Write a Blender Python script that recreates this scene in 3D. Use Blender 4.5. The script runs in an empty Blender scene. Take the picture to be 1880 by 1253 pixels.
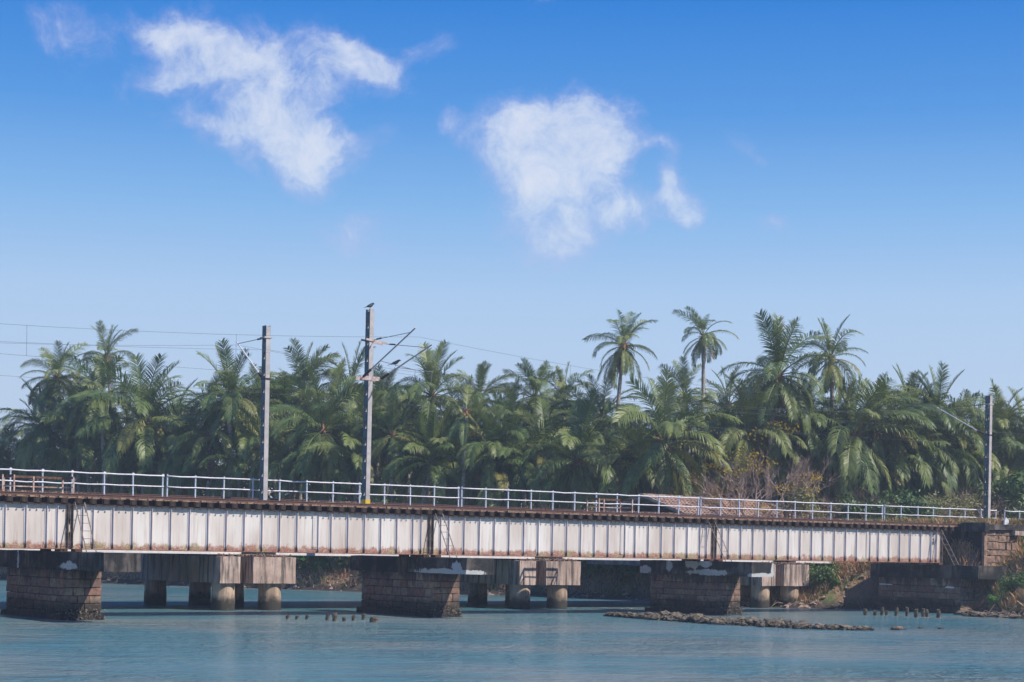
import bpy, math, random
from mathutils import Vector, Matrix

# ---------------------------------------------------------------- camera, sky, sun, exposure
SC = bpy.context.scene
F = 3400.0
PHI = math.atan(4698 / 3400)
C, S = math.cos(PHI), math.sin(PHI)
ROLL = math.radians(1.05)
PX, PY = 940.0, 1010.6
UC, VC, H = -30.0, -72.6, 3.15
SPAN = 17.8

cam_data = bpy.data.cameras.new("camera")
cam = bpy.data.objects.new("camera", cam_data)
SC.collection.objects.link(cam)
fwd = Vector((C, S, 0)); right = Vector((S, -C, 0)); up = Vector((0, 0, 1))
rot = Matrix((right, up, -fwd)).transposed().to_4x4()
cam.matrix_world = Matrix.Translation((UC, VC, H)) @ rot @ Matrix.Rotation(ROLL, 4, 'Z')
cam_data.sensor_width = 36.0
cam_data.lens = F / 1880 * 36.0
cam_data.shift_y = (PY - 626.5) / 1880
cam_data.clip_start = 0.5
cam_data.clip_end = 3000
SC.camera = cam

SUN_DIR = Vector((0.53, -0.848, 0)).normalized() * math.cos(math.radians(47)) + Vector((0, 0, math.sin(math.radians(47))))
sun_data = bpy.data.lights.new("sun", 'SUN')
sun_data.energy = 4.8
sun_data.angle = math.radians(0.5)
sun_data.color = (1.0, 0.92, 0.81)
sun = bpy.data.objects.new("sun", sun_data)
SC.collection.objects.link(sun)
sun.rotation_euler = SUN_DIR.to_track_quat('Z', 'Y').to_euler()
sun.location = (0, -30, 60)

SC.view_settings.view_transform = 'Standard'
SC.view_settings.look = 'None'
SC.view_settings.exposure = 0.25
SC.view_settings.gamma = 1.0
SC.view_settings.use_curve_mapping = False

class NT:
    """small helper to write node trees"""
    def __init__(s, tree):
        s.t = tree
        tree.nodes.clear()
    def n(s, kind, **kw):
        nd = s.t.nodes.new(kind)
        for k, v in kw.items():
            setattr(nd, k, v)
        return nd
    def l(s, a, b):
        s.t.links.new(a, b)
    def put(s, sock, val):
        if isinstance(val, bpy.types.NodeSocket):
            s.l(val, sock)
        elif isinstance(val, (tuple, list)) and len(val) == 3 and sock.type == 'RGBA':
            sock.default_value = (*val, 1)
        else:
            sock.default_value = val
    def m(s, op, a, b=None, c=None, clamp=False):
        nd = s.n('ShaderNodeMath', operation=op, use_clamp=clamp)
        s.put(nd.inputs[0], a)
        if b is not None: s.put(nd.inputs[1], b)
        if c is not None: s.put(nd.inputs[2], c)
        return nd.outputs[0]
    def vm(s, op, a, b=None):
        nd = s.n('ShaderNodeVectorMath', operation=op)
        s.put(nd.inputs[0], a)
        if b is not None: s.put(nd.inputs[1], b)
        return nd.outputs['Value'] if op in ('LENGTH', 'DOT_PRODUCT', 'DISTANCE') else nd.outputs[0]
    def rng(s, v, a, b, c=0.0, d=1.0, smooth=True):
        nd = s.n('ShaderNodeMapRange', interpolation_type='SMOOTHSTEP' if smooth else 'LINEAR')
        s.put(nd.inputs[0], v)
        for i, x in enumerate((a, b, c, d)): nd.inputs[i + 1].default_value = x
        return nd.outputs[0]
    def mix(s, f, a, b, mode='MIX'):
        nd = s.n('ShaderNodeMix', data_type='RGBA', blend_type=mode)
        s.put(nd.inputs[0], f); s.put(nd.inputs[6], a); s.put(nd.inputs[7], b)
        return nd.outputs[2]
    def noise(s, vec, scale, detail=4, rough=0.55, dist=0.0, col=False):
        nd = s.n('ShaderNodeTexNoise')
        if vec is not None: s.l(vec, nd.inputs['Vector'])
        nd.inputs['Scale'].default_value = scale
        nd.inputs['Detail'].default_value = detail
        nd.inputs['Roughness'].default_value = rough
        nd.inputs['Distortion'].default_value = dist
        return nd.outputs['Color'] if col else nd.outputs['Fac']
    def mapv(s, vec, scale=(1, 1, 1), loc=(0, 0, 0), rotz=0.0, kind='POINT'):
        nd = s.n('ShaderNodeMapping', vector_type=kind)
        s.l(vec, nd.inputs['Vector'])
        nd.inputs['Scale'].default_value = scale
        nd.inputs['Location'].default_value = loc
        nd.inputs['Rotation'].default_value = (0, 0, rotz)
        return nd.outputs[0]
    def xyz(s, vec):
        nd = s.n('ShaderNodeSeparateXYZ'); s.l(vec, nd.inputs[0]); return nd.outputs
    def comb(s, x, y, z=0.0):
        nd = s.n('ShaderNodeCombineXYZ')
        for i, v in enumerate((x, y, z)): s.put(nd.inputs[i], v)
        return nd.outputs[0]
    def ramp(s, f, stops, interp='LINEAR'):
        nd = s.n('ShaderNodeValToRGB')
        cr = nd.color_ramp; cr.interpolation = interp
        while len(cr.elements) < len(stops): cr.elements.new(0.5)
        for e, (p, c) in zip(cr.elements, stops):
            e.position = p; e.color = (*c, 1)
        s.put(nd.inputs[0], f)
        return nd.outputs[0]

world = bpy.data.worlds.new("World")
SC.world = world
world.use_nodes = True
w = NT(world.node_tree)
sky = w.n('ShaderNodeTexSky', sky_type='NISHITA')
sky.sun_disc = False
sky.sun_elevation = math.radians(47)
sky.sun_rotation = math.atan2(SUN_DIR.x, SUN_DIR.y)
sky.altitude = 0; sky.air_density = 1.0; sky.dust_density = 0.6; sky.ozone_density = 2.0
dirv = w.n('ShaderNodeTexCoord').outputs['Generated']
dz = w.xyz(dirv)[2]
# colour of the air by elevation (sine of it): pale and milky low down, deep blue higher up
tint = w.ramp(w.m('MULTIPLY', dz, 2.0, clamp=True), [
    (0.0, (0.61, 0.71, 0.87)), (0.15, (0.54, 0.68, 0.88)), (0.27, (0.43, 0.62, 0.89)),
    (0.36, (0.24, 0.49, 0.86)), (0.46, (0.085, 0.32, 0.78)), (0.57, (0.018, 0.215, 0.70)), (0.70, (0.005, 0.16, 0.60)), (1.0, (0.005, 0.11, 0.46))])
base_sky = w.mix(0.94, w.mix(1.0, sky.outputs[0], (0.10, 0.10, 0.10), 'MULTIPLY'), tint)
# clouds: soft lumps laid out by direction and broken up by noise
dep = w.vm('DOT_PRODUCT', dirv, tuple(fwd))
lat = w.vm('DOT_PRODUCT', dirv, tuple(right))
depc = w.m('MAXIMUM', dep, 0.05)
X = w.m('MULTIPLY', w.m('DIVIDE', lat, depc), 3.4)
Y = w.m('MULTIPLY', w.m('DIVIDE', dz, depc), 3.4)
P2 = w.comb(X, Y, 0.0)
warp = w.vm('SUBTRACT', w.noise(P2, 3.2, 6, 0.6, col=True), (0.5, 0.5, 0.5))
P2w = w.vm('ADD', P2, w.vm('MULTIPLY', warp, (0.22, 0.22, 0.0)))
BLOBS = [ # photo-sized centre x, y, radii, rotation in degrees, weight
    (125, 55, 75, 60, 0, 0.65), (270, 35, 100, 50, 0, 0.54), (380, 70, 150, 95, -8, 0.97), (280, 130, 100, 40, 20, 0.83), (330, 20, 90, 40, 0, 0.58),
    (530, 100, 160, 70, -14, 0.93), (660, 105, 125, 48, -24, 0.97), (765, 75, 80, 32, 25, 0.76), (700, 100, 80, 36, -20, 0.76),
    (450, 165, 120, 75, -20, 0.83), (350, 225, 100, 42, -25, 0.83), (460, 265, 130, 42, -20, 0.78), (480, 210, 90, 40, 0, 0.49),
    (548, 205, 70, 80, 0, 0.83), (590, 255, 120, 50, 0, 0.83), (560, 310, 80, 50, 0, 0.68), (660, 240, 80, 34, 10, 0.84), (610, 180, 50, 60, 0, 0.49),
    (1010, 260, 140, 90, 5, 1.35), (1075, 245, 95, 95, 0, 1.0), (930, 300, 80, 85, 0, .85), (1020, 360, 140, 80, 0, .9),
    (1110, 380, 90, 60, 0, .62), (1035, 430, 95, 70, 0, .55), (945, 200, 60, 38, -20, .6), (1090, 185, 60, 42, 0, .6), (1140, 240, 40, 60, 0, .6), (1020, 470, 70, 40, 0, .42),
    (1212, 262, 45, 17, -10, .8), (1235, 310, 30, 42, 10, .62), (1252, 360, 46, 46, 0, .86), (1265, 400, 24, 28, 0, .5),
    (648, 425, 85, 46, 0, 0.76), (1385, 245, 55, 28, -25, 0.82), (1425, 400, 50, 20, -20, 0.74), (832, 265, 30, 58, 15, 0.68),
    (1000, 4, 40, 14, 0, 0.61), (1150, 385, 60, 30, 0, 0.47)]
field = None
for (bx, by, rx, ry, ang, wt) in BLOBS:
    cx, cy = (bx - PX) / 1000, (PY - by) / 1000
    cr_, sr_ = math.cos(ROLL), math.sin(ROLL)
    cx, cy = cx * cr_ - cy * sr_, cy * cr_ + cx * sr_
    mp = w.mapv(P2w, scale=(rx / 1000 * 1.45, ry / 1000 * 1.45, 1), loc=(cx, cy, 0), rotz=math.radians(ang), kind='TEXTURE')
    r_ = w.vm('LENGTH', mp)
    b_ = w.rng(r_, 0.0, 1.0, wt, 0.0)
    field = b_ if field is None else w.m('ADD', field, b_)
field = w.m('MINIMUM', field, 1.5)
n1_ = w.noise(P2w, 5.0, 3, 0.5, 0.4)
n2_ = w.noise(w.vm('ADD', P2, w.vm('MULTIPLY', warp, (0.10, 0.10, 0.0))), 12.0, 12, 0.70, 0.6)
n3_ = w.noise(P2, 48.0, 6, 0.7)
dens = w.m('ADD', field, w.m('MULTIPLY', w.m('SUBTRACT', n1_, 0.50), 1.5))
dens = w.m('ADD', dens, w.m('MULTIPLY', w.m('SUBTRACT', n2_, 0.50), 2.5))
dens = w.m('ADD', dens, w.m('MULTIPLY', w.m('SUBTRACT', n3_, 0.5), 0.7))
dens = w.m('MULTIPLY', dens, w.rng(field, 0.02, 0.3))
alpha = w.m('MULTIPLY', w.m('MULTIPLY', w.rng(dens, -0.05, 2.25), w.rng(field, 0.4, 1.15, 0.85, 1.0)), w.rng(dep, 0.05, 0.2))
cloud_col = w.mix(w.rng(dens, 0.5, 1.35), (0.57, 0.54, 0.83), (0.76, 0.80, 0.91))
skyc = w.mix(w.m('MULTIPLY', alpha, 0.93), base_sky, cloud_col)
bg = w.n('ShaderNodeBackground')
w.l(skyc, bg.inputs[0]); bg.inputs[1].default_value = 0.86
w.l(bg.outputs[0], w.n('ShaderNodeOutputWorld').inputs[0])

# ---------------------------------------------------------------- helpers
def ray(px, py):
    x, y = px - PX, py - PY
    x, y = x * math.cos(ROLL) + y * math.sin(ROLL), -x * math.sin(ROLL) + y * math.cos(ROLL)
    return (C + x / F * S, S - x / F * C, -y / F)
def atd(px, py, d):
    r = ray(px, py); return Vector((UC + r[0] * d, VC + r[1] * d, H + r[2] * d))
def atv(px, py, v):
    return atd(px, py, (v - VC) / ray(px, py)[1])
def atz(px, py, z):
    return atd(px, py, (z - H) / ray(px, py)[2])

COL = SC.collection
def tag(o, label=None, cat=None, group=None, kind=None):
    if label: o['label'] = label
    if cat: o['category'] = cat
    if group: o['group'] = group
    if kind: o['kind'] = kind
    return o
def empty(name, loc, label=None, cat=None, group=None, rz=0.0):
    o = bpy.data.objects.new(name, None)
    o.location = loc; o.rotation_euler = (0, 0, rz); o.empty_display_size = 0.3
    COL.objects.link(o)
    return tag(o, label, cat, group)
def put(name, mesh, parent=None, loc=(0, 0, 0), rot=(0, 0, 0), scale=(1, 1, 1)):
    o = bpy.data.objects.new(name, mesh)
    o.location = loc; o.rotation_euler = rot; o.scale = scale
    COL.objects.link(o)
    o.parent = parent
    return o

class MB:
    def __init__(s): s.v = []; s.f = []
    def add(s, vs, fs):
        k = len(s.v); s.v += [tuple(p) for p in vs]; s.f += [tuple(i + k for i in f) for f in fs]
    def box(s, a, b):
        x0, y0, z0 = a; x1, y1, z1 = b
        s.add([(x0,y0,z0),(x1,y0,z0),(x1,y1,z0),(x0,y1,z0),(x0,y0,z1),(x1,y0,z1),(x1,y1,z1),(x0,y1,z1)],
              [(0,3,2,1),(4,5,6,7),(0,1,5,4),(1,2,6,5),(2,3,7,6),(3,0,4,7)])
        return s
    def tube(s, pts, rad, n=6, cap=True):
        pts = [Vector(p) for p in pts]
        if not isinstance(rad, (list, tuple)): rad = [rad] * len(pts)
        rings = []
        ref = None
        for i, p in enumerate(pts):
            t = (pts[min(i + 1, len(pts) - 1)] - pts[max(i - 1, 0)]).normalized()
            if ref is None:
                ref = Vector((0, 0, 1)) if abs(t.z) < 0.9 else Vector((1, 0, 0))
            a = t.cross(ref).normalized(); b = a.cross(t); ref = b
            rings.append([p + (a * math.cos(2*math.pi*k/n) + b * math.sin(2*math.pi*k/n)) * rad[i] for k in range(n)])
        vs = [q for r in rings for q in r]
        fs = [(i*n+k, i*n+(k+1)%n, (i+1)*n+(k+1)%n, (i+1)*n+k) for i in range(len(pts)-1) for k in range(n)]
        if cap:
            fs.append(tuple(range(n - 1, -1, -1))); fs.append(tuple((len(pts)-1)*n + k for k in range(n)))
        s.add(vs, fs); return s
    def bar(s, p, q, wd, ht=None):
        """rectangular bar from p to q, wd wide, ht high"""
        p = Vector(p); q = Vector(q); ht = ht or wd
        t = (q - p).normalized(); ref = Vector((0, 0, 1)) if abs(t.z) < 0.9 else Vector((0, 1, 0))
        a = t.cross(ref).normalized() * wd / 2; b = a.cross(t).normalized() * ht / 2
        s.add([p-a-b, p+a-b, p+a+b, p-a+b, q-a-b, q+a-b, q+a+b, q-a+b],
              [(0,1,2,3),(7,6,5,4),(0,4,5,1),(1,5,6,2),(2,6,7,3),(3,7,4,0)])
        return s
    def mesh(s, name, mat, smooth=False, off=None):
        me = bpy.data.meshes.new(name)
        vs = s.v if off is None else [(x-off[0], y-off[1], z-off[2]) for x, y, z in s.v]
        me.from_pydata(vs, [], s.f)
        for m_ in (mat if isinstance(mat, (list, tuple)) else [mat]):
            me.materials.append(m_)
        if smooth: me.polygons.foreach_set('use_smooth', [True] * len(s.f))
        me.update()
        return me
    def build(s, name, mat, parent=None, smooth=False, off=None, loc=(0, 0, 0)):
        """vertices are written in world coordinates; off is the thing's base"""
        if off is None and parent is not None:
            r = parent
            while r.parent: r = r.parent
            off = r.location
        return put(name, s.mesh(name, mat, smooth, off), parent, loc)

def bevel_box(name, mat, size, ch, jit=0.0, seed=0):
    """box of given size centred on the origin with chamfered edges"""
    rn = random.Random(seed)
    hx, hy, hz = (a / 2 for a in size)
    vs = []
    idx = {}
    for sx in (-1, 1):
        for sy in (-1, 1):
            for sz in (-1, 1):
                j = lambda: rn.uniform(-jit, jit)
                idx[(sx, sy, sz)] = len(vs)
                vs.append((sx * hx + j()*.3, sy * (hy - ch), sz * (hz - ch)))
                vs.append((sx * (hx - ch), sy * hy + j(), sz * (hz - ch)))
                vs.append((sx * (hx - ch), sy * (hy - ch), sz * hz + j()*.3))
    I = lambda sx, sy, sz, k: idx[(sx, sy, sz)] + k
    fs = []
    for sx in (-1, 1):
        fs.append([I(sx,-1,-1,0), I(sx,1,-1,0), I(sx,1,1,0), I(sx,-1,1,0)][::sx])
        fs.append([I(-1,sx,-1,1), I(-1,sx,1,1), I(1,sx,1,1), I(1,sx,-1,1)][::sx])
        fs.append([I(-1,-1,sx,2), I(1,-1,sx,2), I(1,1,sx,2), I(-1,1,sx,2)][::sx])
    for a in (-1, 1):
        for b in (-1, 1):
            fs.append([I(a,b,-1,0), I(a,b,-1,1), I(a,b,1,1), I(a,b,1,0)])
            fs.append([I(a,-1,b,0), I(a,-1,b,2), I(a,1,b,2), I(a,1,b,0)])
            fs.append([I(-1,a,b,1), I(-1,a,b,2), I(1,a,b,2), I(1,a,b,1)])
            for c in (-1, 1):
                fs.append([I(a,b,c,0), I(a,b,c,1), I(a,b,c,2)])
    # orient every face outwards
    out = []
    for f in fs:
        p = [Vector(vs[i]) for i in f]
        nrm = (p[1]-p[0]).cross(p[2]-p[0])
        cen = sum(p, Vector()) / len(p)
        out.append(tuple(f) if nrm.dot(cen) > 0 else tuple(f[::-1]))
    me = bpy.data.meshes.new(name)
    me.from_pydata(vs, [], out); me.materials.append(mat); me.update()
    return me

# ---------------------------------------------------------------- materials
def new_mat(name):
    m_ = bpy.data.materials.new(name); m_.use_nodes = True
    return m_, NT(m_.node_tree)
def finish(nt, col, rough=0.8, bump=None, bstr=0.3, metal=0.0, spec=0.3, bdist=0.02):
    b = nt.n('ShaderNodeBsdfPrincipled')
    nt.put(b.inputs['Base Color'], col); nt.put(b.inputs['Roughness'], rough)
    b.inputs['Metallic'].default_value = metal; b.inputs['Specular IOR Level'].default_value = spec
    if bump is not None:
        bn = nt.n('ShaderNodeBump'); bn.inputs['Strength'].default_value = bstr; bn.inputs['Distance'].default_value = bdist
        nt.l(bump, bn.inputs['Height']); nt.l(bn.outputs[0], b.inputs['Normal'])
    nt.l(b.outputs[0], nt.n('ShaderNodeOutputMaterial').inputs[0])
    return b
def pos(nt): return nt.n('ShaderNodeNewGeometry').outputs['Position']

def m_simple(name, a, b, scale=4.0, rough=0.8, detail=5, bstr=0.2, metal=0.0, spec=0.3):
    m_, nt = new_mat(name)
    p = nt.n('ShaderNodeTexCoord').outputs['Object']
    f = nt.noise(p, scale, detail, 0.62)
    finish(nt, nt.mix(nt.rng(f, 0.3, 0.7), a, b), rough, f, bstr, metal, spec)
    return m_

# white paint over steel: rust and moss sit along the bottom flange, faint runs above
def m_girder(name, dirt=1.0):
    m_, nt = new_mat(name)
    p = pos(nt); z = nt.xyz(p)[2]
    grime = nt.noise(p, 2.1, 7, 0.68)
    fine = nt.noise(p, 17.0, 6, 0.7)
    streak = nt.noise(nt.mapv(p, (7.0, 7.0, 0.5)), 1.0, 5, 0.6)
    tonal = nt.noise(nt.mapv(p, (0.55, 0.55, 0.2)), 1.0, 3, 0.5)
    white = nt.mix(nt.rng(tonal, 0.3, 0.7), (0.55, 0.48, 0.43), (0.74, 0.70, 0.66))
    white = nt.mix(nt.m('MULTIPLY', nt.rng(streak, 0.46, 0.75), 0.55), white, (0.40, 0.29, 0.23))
    lev = nt.m('ADD', nt.rng(z, 2.86, 3.38, 1.0, 0.0, False), nt.m('MULTIPLY', nt.m('SUBTRACT', grime, 0.46), 1.7))
    lev = nt.m('ADD', lev, nt.m('MULTIPLY', nt.m('SUBTRACT', streak, 0.5), 0.5))
    soft = nt.rng(lev, 0.30, 0.95)
    hard = nt.m('MULTIPLY', nt.rng(lev, 0.44, 0.72), nt.rng(fine, 0.34, 0.56))
    dirtc = nt.mix(nt.rng(nt.noise(p, 0.8, 3), 0.50, 0.60), (0.27, 0.10, 0.06), (0.27, 0.21, 0.08))
    col = nt.mix(nt.m('MULTIPLY', soft, 0.62 * dirt), white, (0.50, 0.31, 0.22))
    col = nt.mix(nt.m('MULTIPLY', hard, 0.95 * dirt), col, dirtc)
    chips = nt.rng(nt.noise(p, 34.0, 3, 0.6), 0.69, 0.73)
    col = nt.mix(nt.m('MULTIPLY', chips, 0.55), col, (0.22, 0.10, 0.07))
    finish(nt, col, 0.55, fine, 0.12, spec=0.35, bdist=0.01)
    return m_
M_WEB = m_girder('white_paint_with_rust')

m_, nt = new_mat('stiffener_paint')          # the stiffeners: greyer paint, black and rusty at the foot
p = pos(nt); z = nt.xyz(p)[2]
g = nt.noise(nt.mapv(p, (9, 9, 1.4)), 1.0, 5, 0.6)
lev = nt.m('ADD', nt.rng(z, 2.88, 3.35, 1.0, 0.0, False), nt.m('MULTIPLY', nt.m('SUBTRACT', g, 0.5), 0.9))
col = nt.mix(nt.rng(g, 0.35, 0.75), (0.78, 0.72, 0.73), (0.62, 0.54, 0.53))
col = nt.mix(nt.m('MULTIPLY', nt.rng(lev, 0.3, 0.8), 0.9), col, (0.06, 0.045, 0.04))
finish(nt, col, 0.6, g, 0.1)
M_STIFF = m_

M_DIRTYPOST = m_simple('grimy_end_post', (0.09, 0.07, 0.06), (0.36, 0.28, 0.23), 5.0)
M_RUST = m_simple('rusty_steel', (0.085, 0.040, 0.028), (0.21, 0.105, 0.07), 9.0, 0.85)
M_RUSTD = m_simple('dark_rusty_steel', (0.035, 0.020, 0.016), (0.11, 0.055, 0.038), 7.0, 0.85)
M_RUSTL = m_simple('flaking_tan_rust', (0.16, 0.08, 0.05), (0.42, 0.30, 0.20), 11.0, 0.9)
M_RAIL = m_simple('rail_steel', (0.085, 0.048, 0.042), (0.15, 0.085, 0.07), 12.0, 0.6)
M_SLEEPER = m_simple('old_sleeper', (0.018, 0.014, 0.013), (0.070, 0.045, 0.034), 8.0, 0.9)
M_WHITE = m_simple('white_rail_paint', (0.62, 0.61, 0.66), (0.80, 0.79, 0.82), 5.0, 0.5)
M_POSTP = m_simple('bluish_post_paint', (0.36, 0.42, 0.50), (0.52, 0.57, 0.64), 5.0, 0.5)
M_REFUGE = m_simple('peeling_cream_paint', (0.30, 0.13, 0.08), (0.66, 0.55, 0.48), 6.0, 0.7)
M_TEALSHADE = m_simple('teal_shade_on_steel', (0.045, 0.10, 0.12), (0.09, 0.15, 0.165), 3.0, 0.6)  # shade painted as dark teal onto the mast battens and channel flanges
M_LADDER = m_simple('grey_rusted_iron', (0.09, 0.065, 0.055), (0.24, 0.19, 0.17), 9.0, 0.7)
M_GALV = m_simple('weathered_zinc', (0.38, 0.36, 0.36), (0.52, 0.48, 0.47), 2.0, 0.6)
M_BRACKET = m_simple('pinkish_bracket_paint', (0.34, 0.22, 0.19), (0.58, 0.50, 0.50), 6.0, 0.6)
M_PORC = m_simple('dark_insulator', (0.02, 0.02, 0.025), (0.06, 0.05, 0.05), 6.0, 0.25)
M_WIRE = m_simple('wire_metal', (0.10, 0.11, 0.12), (0.16, 0.16, 0.17), 3.0, 0.5, metal=0.3)
M_YELLOW = m_simple('yellow_paint', (0.62, 0.40, 0.02), (0.72, 0.50, 0.05), 8.0, 0.5)
M_BLACKP = m_simple('black_lettering', (0.012, 0.012, 0.012), (0.03, 0.03, 0.03), 8.0, 0.6)
M_CROW = m_simple('black_feathers', (0.010, 0.011, 0.014), (0.035, 0.037, 0.045), 20.0, 0.45)
M_PAINTP = m_simple('whitewash', (0.52, 0.55, 0.57), (0.80, 0.80, 0.80), 7.0, 0.7)

def m_concrete(name, light, dark, stain, streaky=1.0, tide=None, wash=None):
    m_, nt = new_mat(name)
    p = pos(nt); z = nt.xyz(p)[2]
    big = nt.noise(p, 0.75, 5, 0.6)
    run = nt.noise(nt.mapv(p, (4.2, 4.2, 0.33)), 1.0, 6, 0.66)
    run2 = nt.noise(nt.mapv(p, (15.0, 15.0, 0.9)), 1.0, 5, 0.7)
    fine = nt.noise(p, 22.0, 5, 0.7)
    col = nt.mix(nt.rng(big, 0.32, 0.58), light, dark)
    col = nt.mix(nt.m('MULTIPLY', nt.rng(run, 0.45, 0.62), 0.85 * streaky), col, stain)
    col = nt.mix(nt.m('MULTIPLY', nt.rng(run2, 0.52, 0.68), 0.55 * streaky), col, tuple(c * 0.6 for c in stain))
    col = nt.mix(nt.m('MULTIPLY', nt.rng(fine, 0.5, 0.8), 0.35), col, tuple(min(1, c * 1.5) for c in light))
    if wash:
        wn = nt.m('MULTIPLY', nt.m('SUBTRACT', nt.noise(p, 2.4, 7, 0.66), 0.5), 2.2)
        wf = nt.m('MULTIPLY', nt.m('SUBTRACT', run2, 0.5), 1.0)
        tot = None
        for (a_, b_, c_, ra, rb_, rc) in wash:
            ln = nt.vm('LENGTH', nt.mapv(p, (ra, rb_, rc), (a_, b_, c_), kind='TEXTURE'))
            e_ = nt.rng(nt.m('ADD', nt.m('ADD', ln, wn), wf), 0.85, 1.12, 1.0, 0.0)
            tot = e_ if tot is None else nt.m('MAXIMUM', tot, e_)
        col = nt.mix(nt.m('MULTIPLY', tot, 0.82), col, nt.mix(nt.rng(fine, 0.35, 0.65), (0.42, 0.43, 0.43), (0.72, 0.72, 0.70)))
    if tide:
        lv = nt.m('ADD', z, nt.m('MULTIPLY', nt.m('SUBTRACT', nt.noise(p, 2.6, 5, 0.6), 0.5), -0.9))
        col = nt.mix(nt.rng(lv, tide[0], tide[1], 1.0, 0.0), col, tide[2])
        spots = nt.rng(nt.noise(p, 17.0, 3, 0.7), 0.60, 0.68)
        col = nt.mix(nt.m('MULTIPLY', spots, nt.m('MULTIPLY', nt.rng(lv, tide[0], tide[1], 1.0, 0.0), 0.5)), col, (0.30, 0.24, 0.17))
    bm = nt.m('ADD', nt.m('MULTIPLY', fine, 0.5), big)
    finish(nt, col, 0.88, bm, 0.4, bdist=0.04)
    return m_
M_CAP = m_concrete('algae_blackened_concrete', (0.15, 0.125, 0.11), (0.018, 0.020, 0.022), (0.013, 0.014, 0.016), 1.0,
    wash=[(17.0, -2.3, 2.10, .9, 2.3, .17), (17.0, -3.4, 2.34, .3, .45, .24), (17.2, -4.18, 2.10, .95, .3, .14), (34.8, -.6, 2.18, .5, 1.6, .16),
          (34.8, .8, 2.58, .3, .55, .22), (34.8, -.3, 2.62, .3, .5, .16), (34.8, 4.6, 2.25, .4, .5, .2), (35.4, -3.78, 2.10, 1.2, .3, .12),
          (36.3, -3.78, 2.45, .14, .3, .4), (-.8, -1.9, 2.2, .3, .9, .16), (-.8, 3.6, 2.4, .3, .12, .4), (34.8, 2.6, 2.5, .3, .25, .3)])
M_FARCAP = m_concrete('streaked_pale_concrete', (0.62, 0.50, 0.44), (0.44, 0.33, 0.28), (0.055, 0.052, 0.055), 1.0)
M_COLUMN = m_concrete('tide_marked_column', (0.60, 0.46, 0.35), (0.48, 0.36, 0.27), (0.17, 0.12, 0.09), 0.7,
                      tide=(0.35, 0.85, (0.045, 0.042, 0.036)))
M_MORTAR = m_concrete('wet_mortar', (0.05, 0.04, 0.035), (0.03, 0.027, 0.025), (0.015, 0.014, 0.014), 1.0)
M_FARGIRDER = m_concrete('white_painted_beam', (0.78, 0.75, 0.73), (0.70, 0.66, 0.66), (0.55, 0.50, 0.48), 0.4)
M_ROCKBALLAST = m_simple('brown_ballast', (0.14, 0.095, 0.075), (0.34, 0.25, 0.20), 9.0, 0.95)

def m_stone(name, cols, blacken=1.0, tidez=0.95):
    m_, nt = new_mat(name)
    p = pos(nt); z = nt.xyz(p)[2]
    rnd = nt.n('ShaderNodeObjectInfo').outputs['Random']
    n1 = nt.noise(p, 5.0, 6, 0.66); n2 = nt.noise(p, 26.0, 5, 0.72)
    big = nt.noise(p, 0.9, 4, 0.6)
    col = nt.ramp(rnd, [(i / (len(cols) - 1), c) for i, c in enumerate(cols)], 'LINEAR')
    col = nt.mix(nt.rng(n1, 0.35, 0.75), col, (0.10, 0.08, 0.07))
    col = nt.mix(nt.m('MULTIPLY', nt.rng(n2, 0.55, 0.75), 0.45), col, (0.42, 0.34, 0.26))
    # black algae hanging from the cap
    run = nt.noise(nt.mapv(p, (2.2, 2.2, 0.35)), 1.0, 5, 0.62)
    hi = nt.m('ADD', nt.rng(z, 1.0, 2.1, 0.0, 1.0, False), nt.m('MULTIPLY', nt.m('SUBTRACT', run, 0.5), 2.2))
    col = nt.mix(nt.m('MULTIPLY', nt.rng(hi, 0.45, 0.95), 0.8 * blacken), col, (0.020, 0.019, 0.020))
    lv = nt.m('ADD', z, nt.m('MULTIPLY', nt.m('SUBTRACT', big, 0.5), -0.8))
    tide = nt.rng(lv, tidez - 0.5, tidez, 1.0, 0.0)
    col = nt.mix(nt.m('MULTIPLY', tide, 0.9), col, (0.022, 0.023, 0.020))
    barn = nt.m('MULTIPLY', nt.rng(nt.noise(p, 13.0, 4, 0.7), 0.54, 0.64), nt.rng(z, 0.45, 0.75, 1.0, 0.0))
    col = nt.mix(nt.m('MULTIPLY', barn, 0.5), col, (0.30, 0.25, 0.18))
    finish(nt, col, 0.9, nt.m('ADD', n1, nt.m('MULTIPLY', n2, 0.5)), 0.6, bdist=0.05)
    return m_
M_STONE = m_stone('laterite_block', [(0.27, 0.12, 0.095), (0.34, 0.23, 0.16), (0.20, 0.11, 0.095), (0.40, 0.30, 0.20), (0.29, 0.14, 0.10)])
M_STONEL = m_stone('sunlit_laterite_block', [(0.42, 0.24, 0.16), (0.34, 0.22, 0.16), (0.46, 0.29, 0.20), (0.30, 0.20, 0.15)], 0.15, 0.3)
M_BARN = m_simple('barnacle_crust', (0.07, 0.055, 0.042), (0.30, 0.235, 0.17), 12.0, 0.95)
m_, nt = new_mat('oyster_rock')
p = pos(nt); z = nt.xyz(p)[2]
n1 = nt.noise(p, 7.0, 6, 0.7); n2 = nt.noise(p, 1.2, 3, 0.5)
col = nt.mix(nt.rng(n1, 0.32, 0.68), (0.040, 0.034, 0.028), nt.mix(n2, (0.16, 0.14, 0.10), (0.34, 0.27, 0.20)))
wet = nt.rng(nt.m('ADD', z, nt.m('MULTIPLY', nt.m('SUBTRACT', n1, 0.5), 0.25)), 0.05, 0.16, 1.0, 0.0)
col = nt.mix(nt.m('MULTIPLY', wet, 0.85), col, (0.018, 0.016, 0.013))
finish(nt, col, nt.m('SUBTRACT', 0.95, nt.m('MULTIPLY', wet, 0.55)), n1, 0.8, bdist=0.05)
M_OYSTER = m_
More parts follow.
